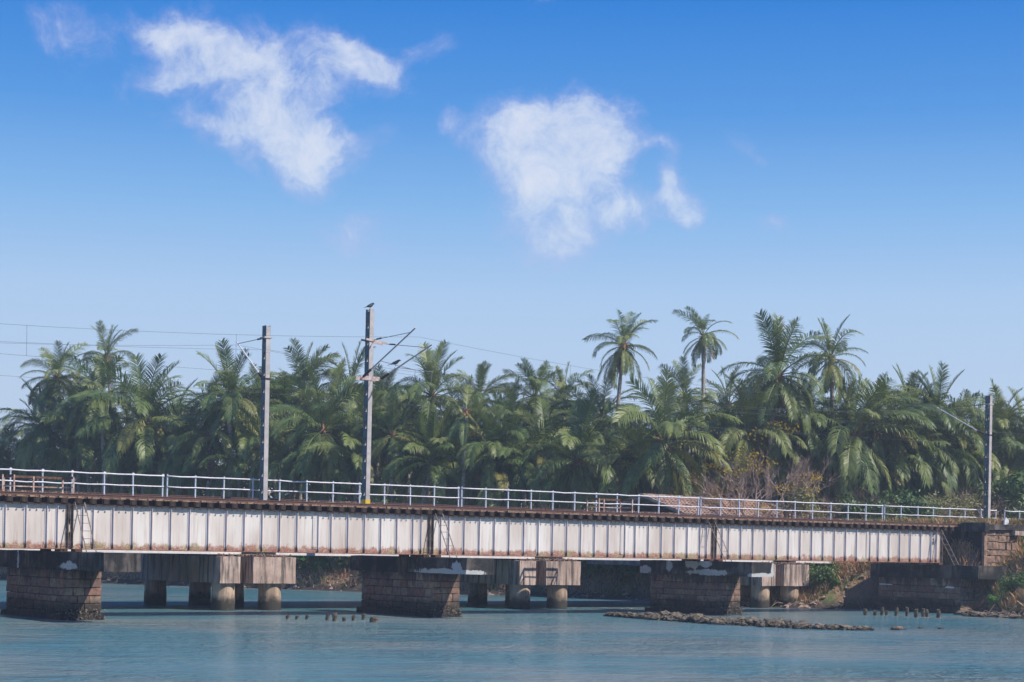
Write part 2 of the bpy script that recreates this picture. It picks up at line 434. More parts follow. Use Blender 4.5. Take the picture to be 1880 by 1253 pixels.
M_STUMP = m_simple('tarred_timber', (0.03, 0.027, 0.022), (0.17, 0.14, 0.10), 7.0, 0.9)

# water
m_, nt = new_mat('river_water')
p = pos(nt)
q = nt.mapv(p, (1, 1, 1), rotz=-PHI)
qs = nt.mapv(q, (1.0, 0.42, 1.0))
w1 = nt.noise(qs, 0.55, 3, 0.55, 0.4)
w2 = nt.noise(nt.mapv(p, (1, 1, 1), (7, 3, 0)), 2.3, 4, 0.6, 0.3)
w3 = nt.noise(p, 9.0, 3, 0.6)
patch = nt.noise(nt.mapv(p, (0.045, 0.045, 1.0)), 1.0, 4, 0.6, 0.6)
hgt = nt.m('ADD', nt.m('MULTIPLY', w1, 1.6), nt.m('ADD', nt.m('MULTIPLY', w2, 0.75), nt.m('MULTIPLY', w3, 0.16)))
amp = nt.rng(patch, 0.36, 0.62, 0.45, 1.0)
bn = nt.n('ShaderNodeBump'); bn.inputs['Distance'].default_value = 0.85
nt.l(hgt, bn.inputs['Height']); nt.l(amp, bn.inputs['Strength'])
b = nt.n('ShaderNodeBsdfPrincipled')
silt = nt.noise(nt.mapv(p, (0.09, 0.09, 1)), 1.0, 4, 0.6)
b_col = nt.mix(nt.rng(silt, 0.40, 0.62), (0.068, 0.195, 0.235), (0.165, 0.230, 0.240))
nt.l(b_col, b.inputs['Base Color'])
b.inputs['Roughness'].default_value = 0.16; b.inputs['IOR'].default_value = 1.33
nt.l(bn.outputs[0], b.inputs['Normal'])
nt.l(b.outputs[0], nt.n('ShaderNodeOutputMaterial').inputs[0])
M_WATER = m_

# land: wet mud low down, brown litter and grass higher
m_, nt = new_mat('bank_soil')
p = pos(nt); z = nt.xyz(p)[2]
n1 = nt.noise(p, 0.6, 6, 0.65); n2 = nt.noise(p, 4.5, 6, 0.7)
dry = nt.mix(nt.rng(n2, 0.35, 0.7), (0.36, 0.20, 0.13), (0.20, 0.14, 0.10))
grass = nt.mix(nt.rng(n2, 0.4, 0.7), (0.07, 0.11, 0.035), (0.20, 0.17, 0.08))
col = nt.mix(nt.rng(n1, 0.42, 0.60), dry, grass)
lv = nt.m('ADD', z, nt.m('MULTIPLY', nt.m('SUBTRACT', n1, 0.5), 0.5))
col = nt.mix(nt.rng(lv, 0.15, 0.75, 1.0, 0.0), col, (0.045, 0.036, 0.030))
finish(nt, col, 0.92, nt.m('ADD', n1, nt.m('MULTIPLY', n2, 0.5)), 0.8, bdist=0.15)
M_LAND = m_

def m_leaf(name, cols, rough=0.42, trans=0.22, vary=0.35):
    m_, nt = new_mat(name)
    oi = nt.n('ShaderNodeObjectInfo').outputs['Random']
    p = nt.n('ShaderNodeTexCoord').outputs['Object']
    n1 = nt.noise(p, 1.3, 3, 0.6)
    f = nt.m('ADD', nt.m('MULTIPLY', oi, 0.65), nt.m('MULTIPLY', n1, vary))
    col = nt.ramp(f, [(i / (len(cols) - 1), c) for i, c in enumerate(cols)])
    b = nt.n('ShaderNodeBsdfPrincipled')
    nt.l(col, b.inputs['Base Color']); b.inputs['Roughness'].default_value = rough
    b.inputs['Specular IOR Level'].default_value = 0.35
    t = nt.n('ShaderNodeBsdfTranslucent'); nt.l(nt.mix(1.0, col, (1.5, 1.6, 0.8), 'MULTIPLY'), t.inputs[0])
    mx = nt.n('ShaderNodeMixShader'); mx.inputs[0].default_value = trans
    nt.l(b.outputs[0], mx.inputs[1]); nt.l(t.outputs[0], mx.inputs[2])
    nt.l(mx.outputs[0], nt.n('ShaderNodeOutputMaterial').inputs[0])
    return m_
M_FROND = m_leaf('palm_leaf', [(0.055, 0.098, 0.034), (0.105, 0.155, 0.046), (0.170, 0.210, 0.062), (0.29, 0.285, 0.10)], 0.45, 0.14)
M_FRONDY = m_leaf('yellowing_palm_leaf', [(0.12, 0.15, 0.05), (0.20, 0.20, 0.06), (0.30, 0.25, 0.07)])
M_FRONDB = m_leaf('dead_palm_leaf', [(0.13, 0.075, 0.05), (0.20, 0.11, 0.07), (0.28, 0.17, 0.10)], 0.8, 0.1)
M_SHRUB = m_leaf('shrub_leaf', [(0.05, 0.10, 0.035), (0.08, 0.145, 0.045), (0.12, 0.18, 0.06)], 0.5, 0.2)
M_SHRUBG = m_leaf('bright_shrub_leaf', [(0.07, 0.19, 0.05), (0.10, 0.25, 0.06), (0.15, 0.28, 0.08)], 0.5, 0.25)
M_OLIVE = m_leaf('dusty_shrub_leaf', [(0.15, 0.18, 0.08), (0.22, 0.22, 0.10), (0.27, 0.24, 0.13)], 0.6, 0.2)
M_YLEAF = m_leaf('yellow_leaf', [(0.40, 0.28, 0.04), (0.50, 0.36, 0.05), (0.34, 0.17, 0.05)], 0.6, 0.25)
M_GRASSG = m_leaf('bank_grass', [(0.05, 0.11, 0.03), (0.09, 0.15, 0.04), (0.14, 0.17, 0.05)], 0.6, 0.2)
M_GRASSD = m_leaf('dry_grass', [(0.40, 0.24, 0.13), (0.52, 0.31, 0.17), (0.30, 0.21, 0.12)], 0.8, 0.15)
M_DRYLEAF = m_leaf('withered_leaf', [(0.14, 0.10, 0.06), (0.22, 0.16, 0.09), (0.17, 0.17, 0.08)], 0.8, 0.12)
M_TRUNK = m_simple('palm_bark', (0.22, 0.18, 0.155), (0.46, 0.39, 0.34), 5.0, 0.9)
M_BOOT = m_simple('palm_fibre', (0.17, 0.08, 0.05), (0.36, 0.20, 0.12), 8.0, 0.95)
M_NUT = m_simple('coconut_husk', (0.16, 0.14, 0.03), (0.38, 0.20, 0.06), 4.0, 0.5)
M_TWIG = m_simple('dry_twig', (0.18, 0.125, 0.10), (0.44, 0.32, 0.26), 6.0, 0.9)
M_TILE = m_simple('clay_roof_tile', (0.26, 0.16, 0.12), (0.58, 0.41, 0.33), 1.8, 0.85)
M_PLASTER = m_simple('stained_plaster', (0.12, 0.10, 0.09), (0.30, 0.26, 0.23), 1.5, 0.9)

# ---------------------------------------------------------------- terrain and water
SHORE = [(-260, 520), (-120, 330), (-30, 175), (12, 104), (25, 75), (29, 63), (38, 41), (44, 32.6), (49.5, 23.5), (48.6, 15), (47.6, 9),
         (48.4, 6.6), (53.1, 4.9), (53.4, -2.9), (51.4, -4.6), (50.4, -6.2), (49.6, -9), (49, -14), (47, -26), (40, -60), (20, -140), (-40, -330), (-60, -520)]
def shore_d(u, v):
    best = 1e9; sgn = 1
    for (a, b), (c, d) in zip(SHORE, SHORE[1:]):
        ex, ey = c - a, d - b
        t = max(0, min(1, ((u - a) * ex + (v - b) * ey) / (ex * ex + ey * ey)))
        dx, dy = u - (a + t * ex), v - (b + t * ey)
        q_ = dx * dx + dy * dy
        if q_ < best:
            best = q_; sgn = 1 if (ex * dy - ey * dx) > 0 else -1
    return math.sqrt(best) * sgn
def sm(x):
    x = max(0.0, min(1.0, x)); return x * x * (3 - 2 * x)
def wob(u, v):
    return (math.sin(u * .9 + 1.3 * math.sin(v * .37)) * math.sin(v * .71 + .8 * math.sin(u * .53)) * .6
            + math.sin(u * 2.3 + v * 1.7) * math.sin(v * 2.9 - u * 1.1) * .3)
def land_z(u, v):
    d = shore_d(u, v)
    if d < 0:
        return max(-1.6, d * 0.35)
    z = 1.25 * sm(d / 2.6) + 1.25 * sm((d - 3) / 9) + wob(u, v) * .16 * sm(d / 2)
    k_ = sm((v + 1.9) / 1.2)
    e = min((u - 49.0 - 2.6 * (1 - k_)) / (8.0 + 1.4 * (1 - k_)), (v + 11.5) / 9.0, (27 - v) / 8.0)
    e = 5.12 * max(0.0, min(1.0, e)) * sm(d / 1.1)
    if e > z: z = e + wob(u, v) * .10 * (1 - sm((e - 4.3) / .8)) 
    return z
def steps(segs):
    out = []
    for a, b, n in segs:
        out += [a + (b - a) * i / n for i in range(n)]
    return out + [segs[-1][1]]
us = steps([(-380, -20, 18), (-20, 20, 10), (20, 75, 74), (75, 130, 27), (130, 460, 22)])
vs_ = steps([(-460, -40, 14), (-40, -20, 8), (-20, 30, 66), (30, 100, 60), (100, 460, 30)])
mb = MB()
nv = len(vs_)
mb.v = [(u, v, land_z(u, v)) for u in us for v in vs_]
mb.f = [(i*nv+j, (i+1)*nv+j, (i+1)*nv+j+1, i*nv+j+1) for i in range(len(us)-1) for j in range(nv-1)]
tag(mb.build('river_bank', M_LAND, smooth=True), 'brown muddy far bank rising behind the bridge with dry litter and grass', kind='structure')
mb = MB(); mb.add([(-380, -460, 0), (460, -460, 0), (460, 460, 0), (-380, 460, 0)], [(0, 1, 2, 3)])
tag(mb.build('water', M_WATER), 'rippled blue green river in front of and under the bridge', kind='structure')

# ---------------------------------------------------------------- near bridge: stone piers
def stone_wall(parent, org, rnd, axis, fixed, outward, a0, a1, z0, z1, n, mat_meshes, proud=0.0,  lens=(0.55, 0.95), depth=0.26):
    """courses of separate blocks on one face of a pier; axis 'v' or 'u' is the running direction"""
    hs = [rnd.uniform(.78, 1.22) for _ in range(n)]; tot_ = sum(hs); zb_ = z0
    for k in range(n):
        hc = hs[k] / tot_ * (z1 - z0); a = a0; zc = zb_ + hc / 2; zb_ += hc
        first = rnd.uniform(*lens) * (0.55 if k % 2 else 1.0)
        while a < a1 - 0.02:
            ln = first if a == a0 else rnd.uniform(*lens)
            if a1 - (a + ln) < 0.3: ln = a1 - a
            c = a + ln / 2
            off = fixed + outward * (proud + rnd.uniform(0, 0.035)) - outward * depth / 2
            sc = (ln - 0.028, depth, hc - 0.026)
            if axis == 'v':
                loc = (off, c, zc); rz = math.pi / 2
            else:
                loc = (c, off, zc); rz = 0.0
            put('stone_block', rnd.choice(mat_meshes), parent, (loc[0]-org[0], loc[1]-org[1], loc[2]-org[2]),
                (rnd.uniform(-.012, .012), rnd.uniform(-.01, .01), rz + rnd.choice((0, math.pi)) + rnd.uniform(-.008, .008)), sc)
            a += ln
STONES = [bevel_box('stone_block', M_STONE, (1, 1, 1), 0.055, 0.05, s_) for s_ in range(6)]
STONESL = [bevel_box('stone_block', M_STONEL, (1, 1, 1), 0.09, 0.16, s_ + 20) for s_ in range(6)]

def rough_block(a, b, seed, nseg=(3, 8, 3), jit=0.012):
    """a cast block whose faces are slightly uneven"""
    rn = random.Random(seed); mb_ = MB()
    cache = {}
    def P(i, j, k):
        key = (i, j, k)
        if key not in cache:
            x = a[0] + (b[0]-a[0]) * i / nseg[0]; y = a[1] + (b[1]-a[1]) * j / nseg[1]; z = a[2] + (b[2]-a[2]) * k / nseg[2]
            cache[key] = len(mb_.v)
            mb_.v.append((x + rn.uniform(-jit, jit), y + rn.uniform(-jit, jit), z + rn.uniform(-jit, jit)))
        return cache[key]
    nx, ny, nz_ = nseg
    for i in range(nx):
        for j in range(ny):
            mb_.f.append((P(i,j,0), P(i,j+1,0), P(i+1,j+1,0), P(i+1,j,0)))
            mb_.f.append((P(i,j,nz_), P(i+1,j,nz_), P(i+1,j+1,nz_), P(i,j+1,nz_)))
        for k in range(nz_):
            mb_.f.append((P(i,0,k), P(i+1,0,k), P(i+1,0,k+1), P(i,0,k+1)))
            mb_.f.append((P(i,ny,k), P(i,ny,k+1), P(i+1,ny,k+1), P(i+1,ny,k)))
    for j in range(ny):
        for k in range(nz_):
            mb_.f.append((P(0,j,k), P(0,j,k+1), P(0,j+1,k+1), P(0,j+1,k)))
            mb_.f.append((P(nx,j,k), P(nx,j+1,k), P(nx,j+1,k+1), P(nx,j,k+1)))
    return mb_

def patch(parent, pts, plane, at_, thick, mat, name='paint_patch'):
    """thin coat with its own outline on a pier face: plane 'u' gives (v,z) points, plane 'v' gives (u,z) points"""
    n = len(pts); mb_ = MB()
    mk = (lambda a, z, o: (at_ + o, a, z)) if plane == 'u' else (lambda a, z, o: (a, at_ + o, z))
    mb_.v = [mk(a, z, 0.01) for a, z in pts] + [mk(a, z, -thick) for a, z in pts]
    mb_.f = [tuple(range(n)), tuple(range(2*n-1, n-1, -1))] + [(i, n+i, n+(i+1) % n, (i+1) % n) for i in range(n)]
    return mb_.build(name, mat, parent)

PIERS = [ # index, cap v range, pier v range, label
    (0, -5.38, 6.2, -1.45, 4.9, 'leftmost stone pier with black cap cut by the left edge'),
    (1, -4.18, 5.86, -1.33, 4.76, 'middle stone pier with white paint along its black cap'),
    (2, -3.78, 5.02, -1.25, 4.12, 'stone pier rising behind the oyster reef with painted frame on its cap end')]
for k, c0, c1, p0, p1, lab in PIERS:
    rn = random.Random(40 + k)
    uc = k * SPAN
    t = empty('bridge_pier', (uc, 1.0, 0), lab, 'bridge pier', 'old stone piers under the near bridge')
    org = t.location
    rough_block((uc - .8, c0, 2.03), (uc + .74, c1, 2.76), k, (3, 14, 3), .014).build('pier_cap', M_CAP, t)
    MB().box((uc - .68, p0 + .12, -1.2), (uc + .68, p1 - .12, 2.05)).build('core', M_MORTAR, t)
    n = 6
    stone_wall(t, org, rn, 'v', uc - .8, -1, p0, p1, 0.0, 2.03, n, STONES, lens=(.55, 1.0))
    stone_wall(t, org, rn, 'u', p0, -1, uc - .78, uc + .8, 0.0, 2.03, n, STONES, lens=(.45, .7))
    stone_wall(t, org, rn, 'v', uc + .8, 1, p0, p1, 0.0, 2.03, n, STONES, lens=(.7, 1.1))
    stone_wall(t, org, rn, 'u', p1, 1, uc - .78, uc + .8, 0.0, 2.03, n, STONES, lens=(.5, .8))
    rough_block((uc - .92, p0 - .06, -1.2), (uc + .92, p1 + .22, 0.22), 80 + k, (4, 16, 3), .05).build('footing', M_MORTAR, t)
    # barnacle lumps around the near corner
    mb = MB(); rb = random.Random(7 + k)
    for _ in range(170):
        a = rb.random()
        if a < .6: x, y = uc + rb.uniform(-.75, .95), p0 - rb.uniform(.0, .16)
        elif a < .8: x, y = uc + .8 + rb.uniform(0, .1), p0 + rb.uniform(0, 1.2)
        else: x, y = uc - .8 - rb.uniform(0, .12), p0 + rb.uniform(0, .9)
        zz = rb.uniform(-.05, .42) * (1 if a < .6 else .6); r_ = rb.uniform(.02, .055)
        q_ = [Vector((rb.uniform(-1, 1), rb.uniform(-1, 1), rb.uniform(-1, 1))) for _ in range(4)]
        vs = [(x + r_, y, zz), (x - r_, y, zz), (x, y + r_, zz), (x, y - r_, zz), (x, y, zz + r_), (x, y, zz - r_)]
        vs = [(a_ + rb.uniform(-.3, .3) * r_, b_ + rb.uniform(-.3, .3) * r_, c_ + rb.uniform(-.3, .3) * r_) for a_, b_, c_ in vs]
        mb.add(vs, [(0,2,4),(2,1,4),(1,3,4),(3,0,4),(2,0,5),(1,2,5),(3,1,5),(0,3,5)])
    tag(mb.build('barnacles', M_BARN, t), kind='stuff')
    # girder bearings on the cap
    for s_ in (-1, 1):
        for vg in (0.0, 1.75):
            MB().box((uc + s_*.32 - .16, vg - .22, 2.74), (uc + s_*.32 + .16, vg + .22, 2.855)).build('bearing', M_RUSTD, t)

# ---------------------------------------------------------------- abutment on the right bank
rn = random.Random(99)
ub = 3 * SPAN
ab = empty('bridge_abutment', (ub + 1, 1, 0), 'dark stone abutment with sunlit block wing wall at the right bank', 'abutment')
org = ab.location
rough_block((ub - .8, -3.37, 2.0), (ub + 1.6, 4.8, 2.75), 5, (4, 14, 3), .014).build('bearing_shelf', M_CAP, ab)
MB().box((ub - .66, -1.98, -1.2), (ub + 3.8, 4.1, 2.02)).build('core', M_MORTAR, ab)
stone_wall(ab, org, rn, 'v', ub - .8, -1, -2.12, 4.17, 0.0, 2.0, 5, STONES, lens=(.6, 1.05))
stone_wall(ab, org, rn, 'v', ub + 3.8, 1, -2.0, 4.1, 0.0, 2.0, 5, STONES, lens=(.8, 1.3))
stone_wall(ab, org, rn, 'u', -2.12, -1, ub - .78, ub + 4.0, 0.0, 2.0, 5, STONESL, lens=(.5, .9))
# back wall and pilaster with recessed panel
MB().box((ub + 1.75, -1.66, 2.02), (ub + 2.3, 5.0, 4.86)).build('back_wall', M_CAP, ab)
MB().box((ub + 1.50, -.38, 2.75), (ub + 1.76, -.12, 4.9)).build('pilaster', M_CAP, ab)
MB().box((ub + 1.50, -1.86, 2.75), (ub + 1.76, -1.68, 4.86)).build('wall_edge', M_STONEL, ab)
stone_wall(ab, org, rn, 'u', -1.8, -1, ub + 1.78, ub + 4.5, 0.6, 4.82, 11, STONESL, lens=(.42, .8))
MB().box((ub + 2.3, -1.7, 0.2), (ub + 4.4, 5.0, 4.84)).build('wall_core', M_MORTAR, ab)
rough_block((ub + 1.5, -2.0, 4.84), (ub + 4.9, 5.0, 5.16), 8, (10, 3, 2), .02).build('coping', M_CAP, ab)
rough_block((ub + 1.35, -2.02, 4.72), (ub + 1.72, -.2, 5.24), 9, (2, 4, 2), .02).build('coping_end_block', M_CAP, ab)
rough_block((ub + 3.9, -2.1, 4.56), (ub + 4.75, -1.84, 4.82), 10, (3, 2, 2), .015).build('coping_corbel', M_FARCAP, ab)
for vg in (0.0, 1.75):
    MB().box((ub - .48, vg - .22, 2.73), (ub - .16, vg + .22, 2.855)).build('bearing', M_RUSTD, ab)
patch(ab, [(4.0, 1.50), (3.0, 1.50), (3.0, 1.56), (4.0, 1.58)], 'u', ub - .85, .03, M_PAINTP, 'whitewash_mark')
patch(ab, [(-1.0, 1.44), (-1.7, 1.42), (-1.7, 1.52), (-1.2, 1.55)], 'u', ub - .85, .03, M_PAINTP, 'whitewash_mark')
mb = MB()
for q_ in range(9):
    r2 = random.Random(q_ + 3)
    a = Vector((ub + 1.3 + r2.uniform(-.4, .1), -.9 + r2.uniform(-.6, .8), 2.76)); e_ = a + Vector((r2.uniform(.0, .3), r2.uniform(-.5, .5), r2.uniform(.5, 1.45)))
    mb.tube([a, (a + e_) / 2 + Vector((r2.uniform(-.08, .08), r2.uniform(-.08, .08), 0)), e_], [.022, .016, .006], 4)
tag(mb.build('dry_branch_heap', M_TWIG), 'dead branches leaning in the recess of the abutment', 'dead branches', kind='stuff')

# ---------------------------------------------------------------- near bridge: plate girder spans
OFFS = [0.10, 0.55, 1.01] + [1.01 + .8767 * i for i in range(1, 18)] + [SPAN - 1.01, SPAN - .55, SPAN - .10]
Z0, Z1 = 2.88, 4.71
def stiff_mesh(name, mat, leg=0.10, plate=0.075, side=-1):
    mb_ = MB()
    mb_.box((-.008, -leg, Z0 + .02), (.008, -.012, Z1 - .02))
    a, b = (-plate - .008, -.008) if side < 0 else (.008, plate + .008)
    mb_.box((a, -.020, Z0 + .02), (b, -.007, Z1 - .02))
    for i in range(16):                                   # rivet heads
        zc = Z0 + .1 + i * (Z1 - Z0 - .2) / 15; xc = (a + b) / 2
        mb_.box((xc - .014, -.034, zc - .014), (xc + .014, -.019, zc + .014))
    return mb_.mesh(name, mat)
ST = stiff_mesh('stiffener', M_STIFF)
ST_END = stiff_mesh('stiffener', M_DIRTYPOST, 0.13, 0.09)
def mirror_mesh(src, name):
    me = src.copy(); me.name = name
    for vv in me.vertices: vv.co.y = -vv.co.y
    me.flip_normals(); return me
ST_B = mirror_mesh(ST, 'stiffener')
SPANLAB = {-1: 'plate girder span running out of the left edge of the photo', 0: 'white riveted girder span left of the middle pier',
           1: 'white riveted girder span between middle pier and reef pier', 2: 'white riveted girder span ending at the right abutment'}
for k in (-1, 0, 1, 2):
    u0 = k * SPAN + .045; u1 = (k + 1) * SPAN - .045
    t = empty('girder_span', ((u0 + u1) / 2, 0.9, Z0), SPANLAB[k], 'bridge span', 'white plate girder spans of the near bridge')
    org = t.location
    seams = [u0, k*SPAN + 5.55, k*SPAN + 11.6, u1]
    for vi, vg in enumerate((0.0, 1.75)):
        for a, b in zip(seams, seams[1:]):
            MB().box((a + .002, vg - .006, Z0), (b - .002, vg + .006, Z1)).build('web_plate', M_WEB, t)
        # flanges, with the vertical legs of the flange angles
        MB().box((u0, vg - .17, Z1), (u1, vg + .17, Z1 + .03)).build('top_flange', M_RUSTD, t)
        MB().box((u0, vg - .17, Z0 - .03), (u1, vg + .17, Z0)).build('bottom_flange', M_RUST, t)
        for sgn in (-1, 1):
            a, b = sorted((vg + sgn * .0065, vg + sgn * .019))
            MB().box((u0, a, Z1 - .15), (u1, b, Z1 - .001)).build('flange_angle', M_WEB, t)
            MB().box((u0, a, Z0 + .001), (u1, b, Z0 + .13)).build('flange_angle', M_WEB, t)
        if vi == 0:
            mb = MB()
            x = u0 + .06; i = 0
            while x < u1 - .05:
                for (zz, dz_) in ((Z1 - .05, 0), (Z1 - .10, .045)):
                    mb.box((x + dz_ - .012, -.033, zz - .012), (x + dz_ + .012, -.018, zz + .012))
                mb.box((x - .012, -.033, Z0 + .06), (x + .012, -.018, Z0 + .085))
                x += .09; i += 1
            tag(mb.build('rivets', M_WEB, t), kind='stuff')
            for sx in seams[1:-1]:
                MB().box((sx - .14, -.036, Z0 + .14), (sx + .14, -.0205, Z1 - .16)).build('splice_plate', M_WEB, t)
                mb = MB()
                for i in range(20):
                    for dx in (-.11, -.05, .05, .11):
                        zc = Z0 + .18 + i * (Z1 - Z0 - .38) / 19
                        mb.box((sx + dx - .013, -.050, zc - .013), (sx + dx + .013, -.0355, zc + .013))
                tag(mb.build('splice_rivets', M_STIFF, t), kind='stuff')
        for i, o_ in enumerate(OFFS):
            end = i in (0, len(OFFS) - 1)
            if any(abs(k*SPAN + o_ - sx) < .15 for sx in seams[1:-1]): o_ += .2
            me = (ST_END if end else ST)
            if vi == 0: put('stiffener', me, t, (k*SPAN + o_ - org.x, -.0215 + .013 - org.y, -org.z))
            else: put('stiffener', ST_B, t, (k*SPAN + o_ - org.x, vg + .0085 - org.y, -org.z))
    # cross frames between the two girders
    for i in range(7):
        x = u0 + .4 + i * (u1 - u0 - .8) / 6
        mb = MB()
        mb.bar((x, .10, Z0 + .2), (x, 1.65, Z1 - .2), .07); mb.bar((x + .08, .10, Z1 - .2), (x + .08, 1.65, Z0 + .2), .07)
        mb.build('cross_brace', M_RUSTD, t)
# painted number near the right end of the last span
fc = bpy.data.curves.new('number', 'FONT'); fc.body = "7\n4\n8"; fc.size = 0.27; fc.extrude = 0.004; fc.offset = 0.008; fc.align_x = 'CENTER'; fc.space_line = 0.78
fc.materials.append(M_BLACKP)
num = bpy.data.objects.new('painted_number', fc); COL.objects.link(num)
num.rotation_euler = (math.pi / 2, 0, 0)
sp = [o for o in bpy.data.objects if o.name.startswith('girder_span')][-1]
me_ = bpy.data.meshes.new_from_object(num); bpy.data.objects.remove(num); num = bpy.data.objects.new('painted_number', me_); COL.objects.link(num)
num.rotation_euler = (math.pi / 2, 0, 0)
num.parent = sp
num.location = (3 * SPAN - .78 - sp.location.x, -.016 - sp.location.y, 4.34 - sp.location.z)

# ---------------------------------------------------------------- near track on top of the girders
tr = empty('railway_track', (SPAN, 0.9, 4.74), 'rusty open deck track of rails on dark sleepers along the near bridge', 'railway track')
org = tr.location
SL = bevel_box('sleeper', M_SLEEPER, (.23, 2.30, .225), .012, .006, 3)
HB = MB()
for vv in (-.19,):
    HB.tube([(0, vv, -.14), (0, vv, .14)], .013, 5)
    HB.box((-.03, vv - .02, -.155), (.03, vv + .02, -.125))
HBm = HB.mesh('hook_bolt', M_RUSTD)
TP = bevel_box('tie_plate', M_RUSTL, (.26, .34, .035), .008, .004, 4)
rn = random.Random(5)
x = -SPAN + .2; n_s = 0
while x < ub + 1.2:
    dx = rn.uniform(-.03, .03)
    s_ = put('sleeper', SL, tr, (x + dx - org.x, 0.93 - org.y, 4.857 - org.z + rn.uniform(-.004, .004)), (0, 0, rn.uniform(-.015, .015)))
    for q_ in (-.14, .14):
        put('hook_bolt', HBm, tr, (x + dx + q_ + rn.uniform(-.01, .01) - org.x, -org.y, 4.80 - org.z))
    for vr in (.12, 1.83):
        put('tie_plate', TP, tr, (x + dx - org.x, vr - org.y, 4.99 - org.z), (0, 0, rn.uniform(-.06, .06)))
    x += .597; n_s += 1
def rail_profile(v, z, a, b, name, parent, mat):
    prof = [(-.068, 0), (.068, 0), (.068, .012), (.012, .03), (.012, .115), (.034, .125), (.034, .156), (-.034, .156), (-.034, .125), (-.012, .115), (-.012, .03), (-.068, .012)]
    mb_ = MB(); n = len(prof)
    mb_.v = [(a, v + p_, z + q_) for p_, q_ in prof] + [(b, v + p_, z + q_) for p_, q_ in prof]
    mb_.f = [tuple(range(n)), tuple(range(2*n-1, n-1, -1))] + [(i, n+i, n+(i+1) % n, (i+1) % n) for i in range(n)]
    return mb_.build(name, mat, parent)
for vr in (.12, 1.83): rail_profile(vr, 5.008, -SPAN, 110, 'rail', tr, M_RAIL)
for vr in (.42, 1.53): rail_profile(vr, 5.008, -SPAN, ub + 2, 'guard_rail', tr, M_RUST)
# crumbling rust, grease and grit lodged under the outer rail
mb = MB(); rn = random.Random(11); x = -SPAN
while x < ub + 1:
    ln = rn.uniform(.12, .4); hh = rn.uniform(.02, .085)
    mb.box((x, -.08 - rn.uniform(0, .04), 4.972), (x + ln, .02, 4.975 + hh)); x += ln + rn.uniform(.0, .25)
tag(mb.build('rust_scale', M_RUSTL, tr), kind='stuff')

# ladders
def ladder(utop, ubase, vb, lab, wd=.38):
    top = Vector((utop, -.28, 4.80)); bot = Vector((ubase, vb, 2.76))
    t_ = empty('ladder', bot, lab, 'ladder', 'iron ladders from track to pier')
    for s_ in (0, 1):
        o_ = Vector((wd * s_, 0, 0)); MB().bar(bot + o_, top + o_, .040, .02).build('side_rail', M_LADDER, t_)
    for i in range(6):
        f_ = (i + .7) / 6.4; c_ = bot.lerp(top, f_)
        MB().tube([c_, c_ + Vector((wd, 0, 0))], .011, 5).build('rung', M_LADDER, t_)
ladder(.09, .12, -1.5, 'iron ladder leaning on the girder at the leftmost pier', .42)
ladder(17.88, 17.92, -1.5, 'iron ladder leaning on the girder at the middle pier', .40)
ladder(35.0, 35.12, -1.5, 'rusty iron ladder leaning on the girder at the reef pier', .42)
ladder(52.6, 52.75, -1.5, 'iron ladder leaning on the girder end beside the abutment', .40)

# refuge platforms
def refuge(u0, u1, v0, v1, lab):
    t_ = empty('refuge_platform', ((u0 + u1) / 2, (v0 + v1) / 2, 5.0), lab, 'refuge railing', 'rusty refuge railings beside the near track')
    for i, (a, b) in enumerate(((u0, v0), (u1, v0), (u0, v1), (u1, v1), ((u0 + u1) / 2, v1))):
        MB().bar((a, b, 4.95), (a, b, 5.96), .06).build('post', M_REFUGE, t_)
    for (a, b) in (((u0, v1), (u1, v1)), ((u0, v0), (u0, v1)), ((u1, v0), (u1, v1))):
        MB().bar((*a, 5.93), (*b, 5.93), .05, .10).build('top_rail', M_RUST, t_)
        MB().bar((*a, 5.52), (*b, 5.52), .035, .05).build('mid_rail', M_REFUGE, t_)
    MB().box((u0, 2.3, 4.90), (u1, v1 + .05, 4.95)).build('floor_plate', M_RUSTD, t_)
refuge(-1.15, 1.5, 3.3, 4.5, 'rusty refuge railing beside the track at the left edge')
refuge(30.5, 32.75, 3.3, 4.3, 'rusty brown refuge railing beside the track above the third white span')
refuge(-2.9, -1.65, 3.3, 4.5, 'pale refuge railing cut off by the left edge of the photo')

# ---------------------------------------------------------------- far bridge: concrete piers and white beams
COLM = None
def column_mesh():
    mb_ = MB(); n = 28; zs = [-1.2, 0, .3, .6, .9, 1.34]; rn_ = random.Random(2)
    for z_ in zs:
        for i in range(n):
            a = 2 * math.pi * i / n; r_ = .555 + (rn_.uniform(-.02, .03) if z_ < .7 else 0)
            mb_.v.append((r_ * math.cos(a), r_ * math.sin(a), z_))
    for j in range(len(zs) - 1):
        for i in range(n): mb_.f.append((j*n+i, j*n+(i+1) % n, (j+1)*n+(i+1) % n, (j+1)*n+i))
    return mb_.mesh('column', M_COLUMN, True)
COLM = column_mesh()
FARU = [10.62 - 17.74, 10.62, 10.62 + 17.74, 10.62 + 35.46]
FARLAB = ['far concrete pier half hidden behind the leftmost stone pier', 'far concrete pier on round columns left of the middle stone pier',
          'far concrete pier on round columns right of the middle stone pier', 'far concrete pier on round columns right of the reef pier']
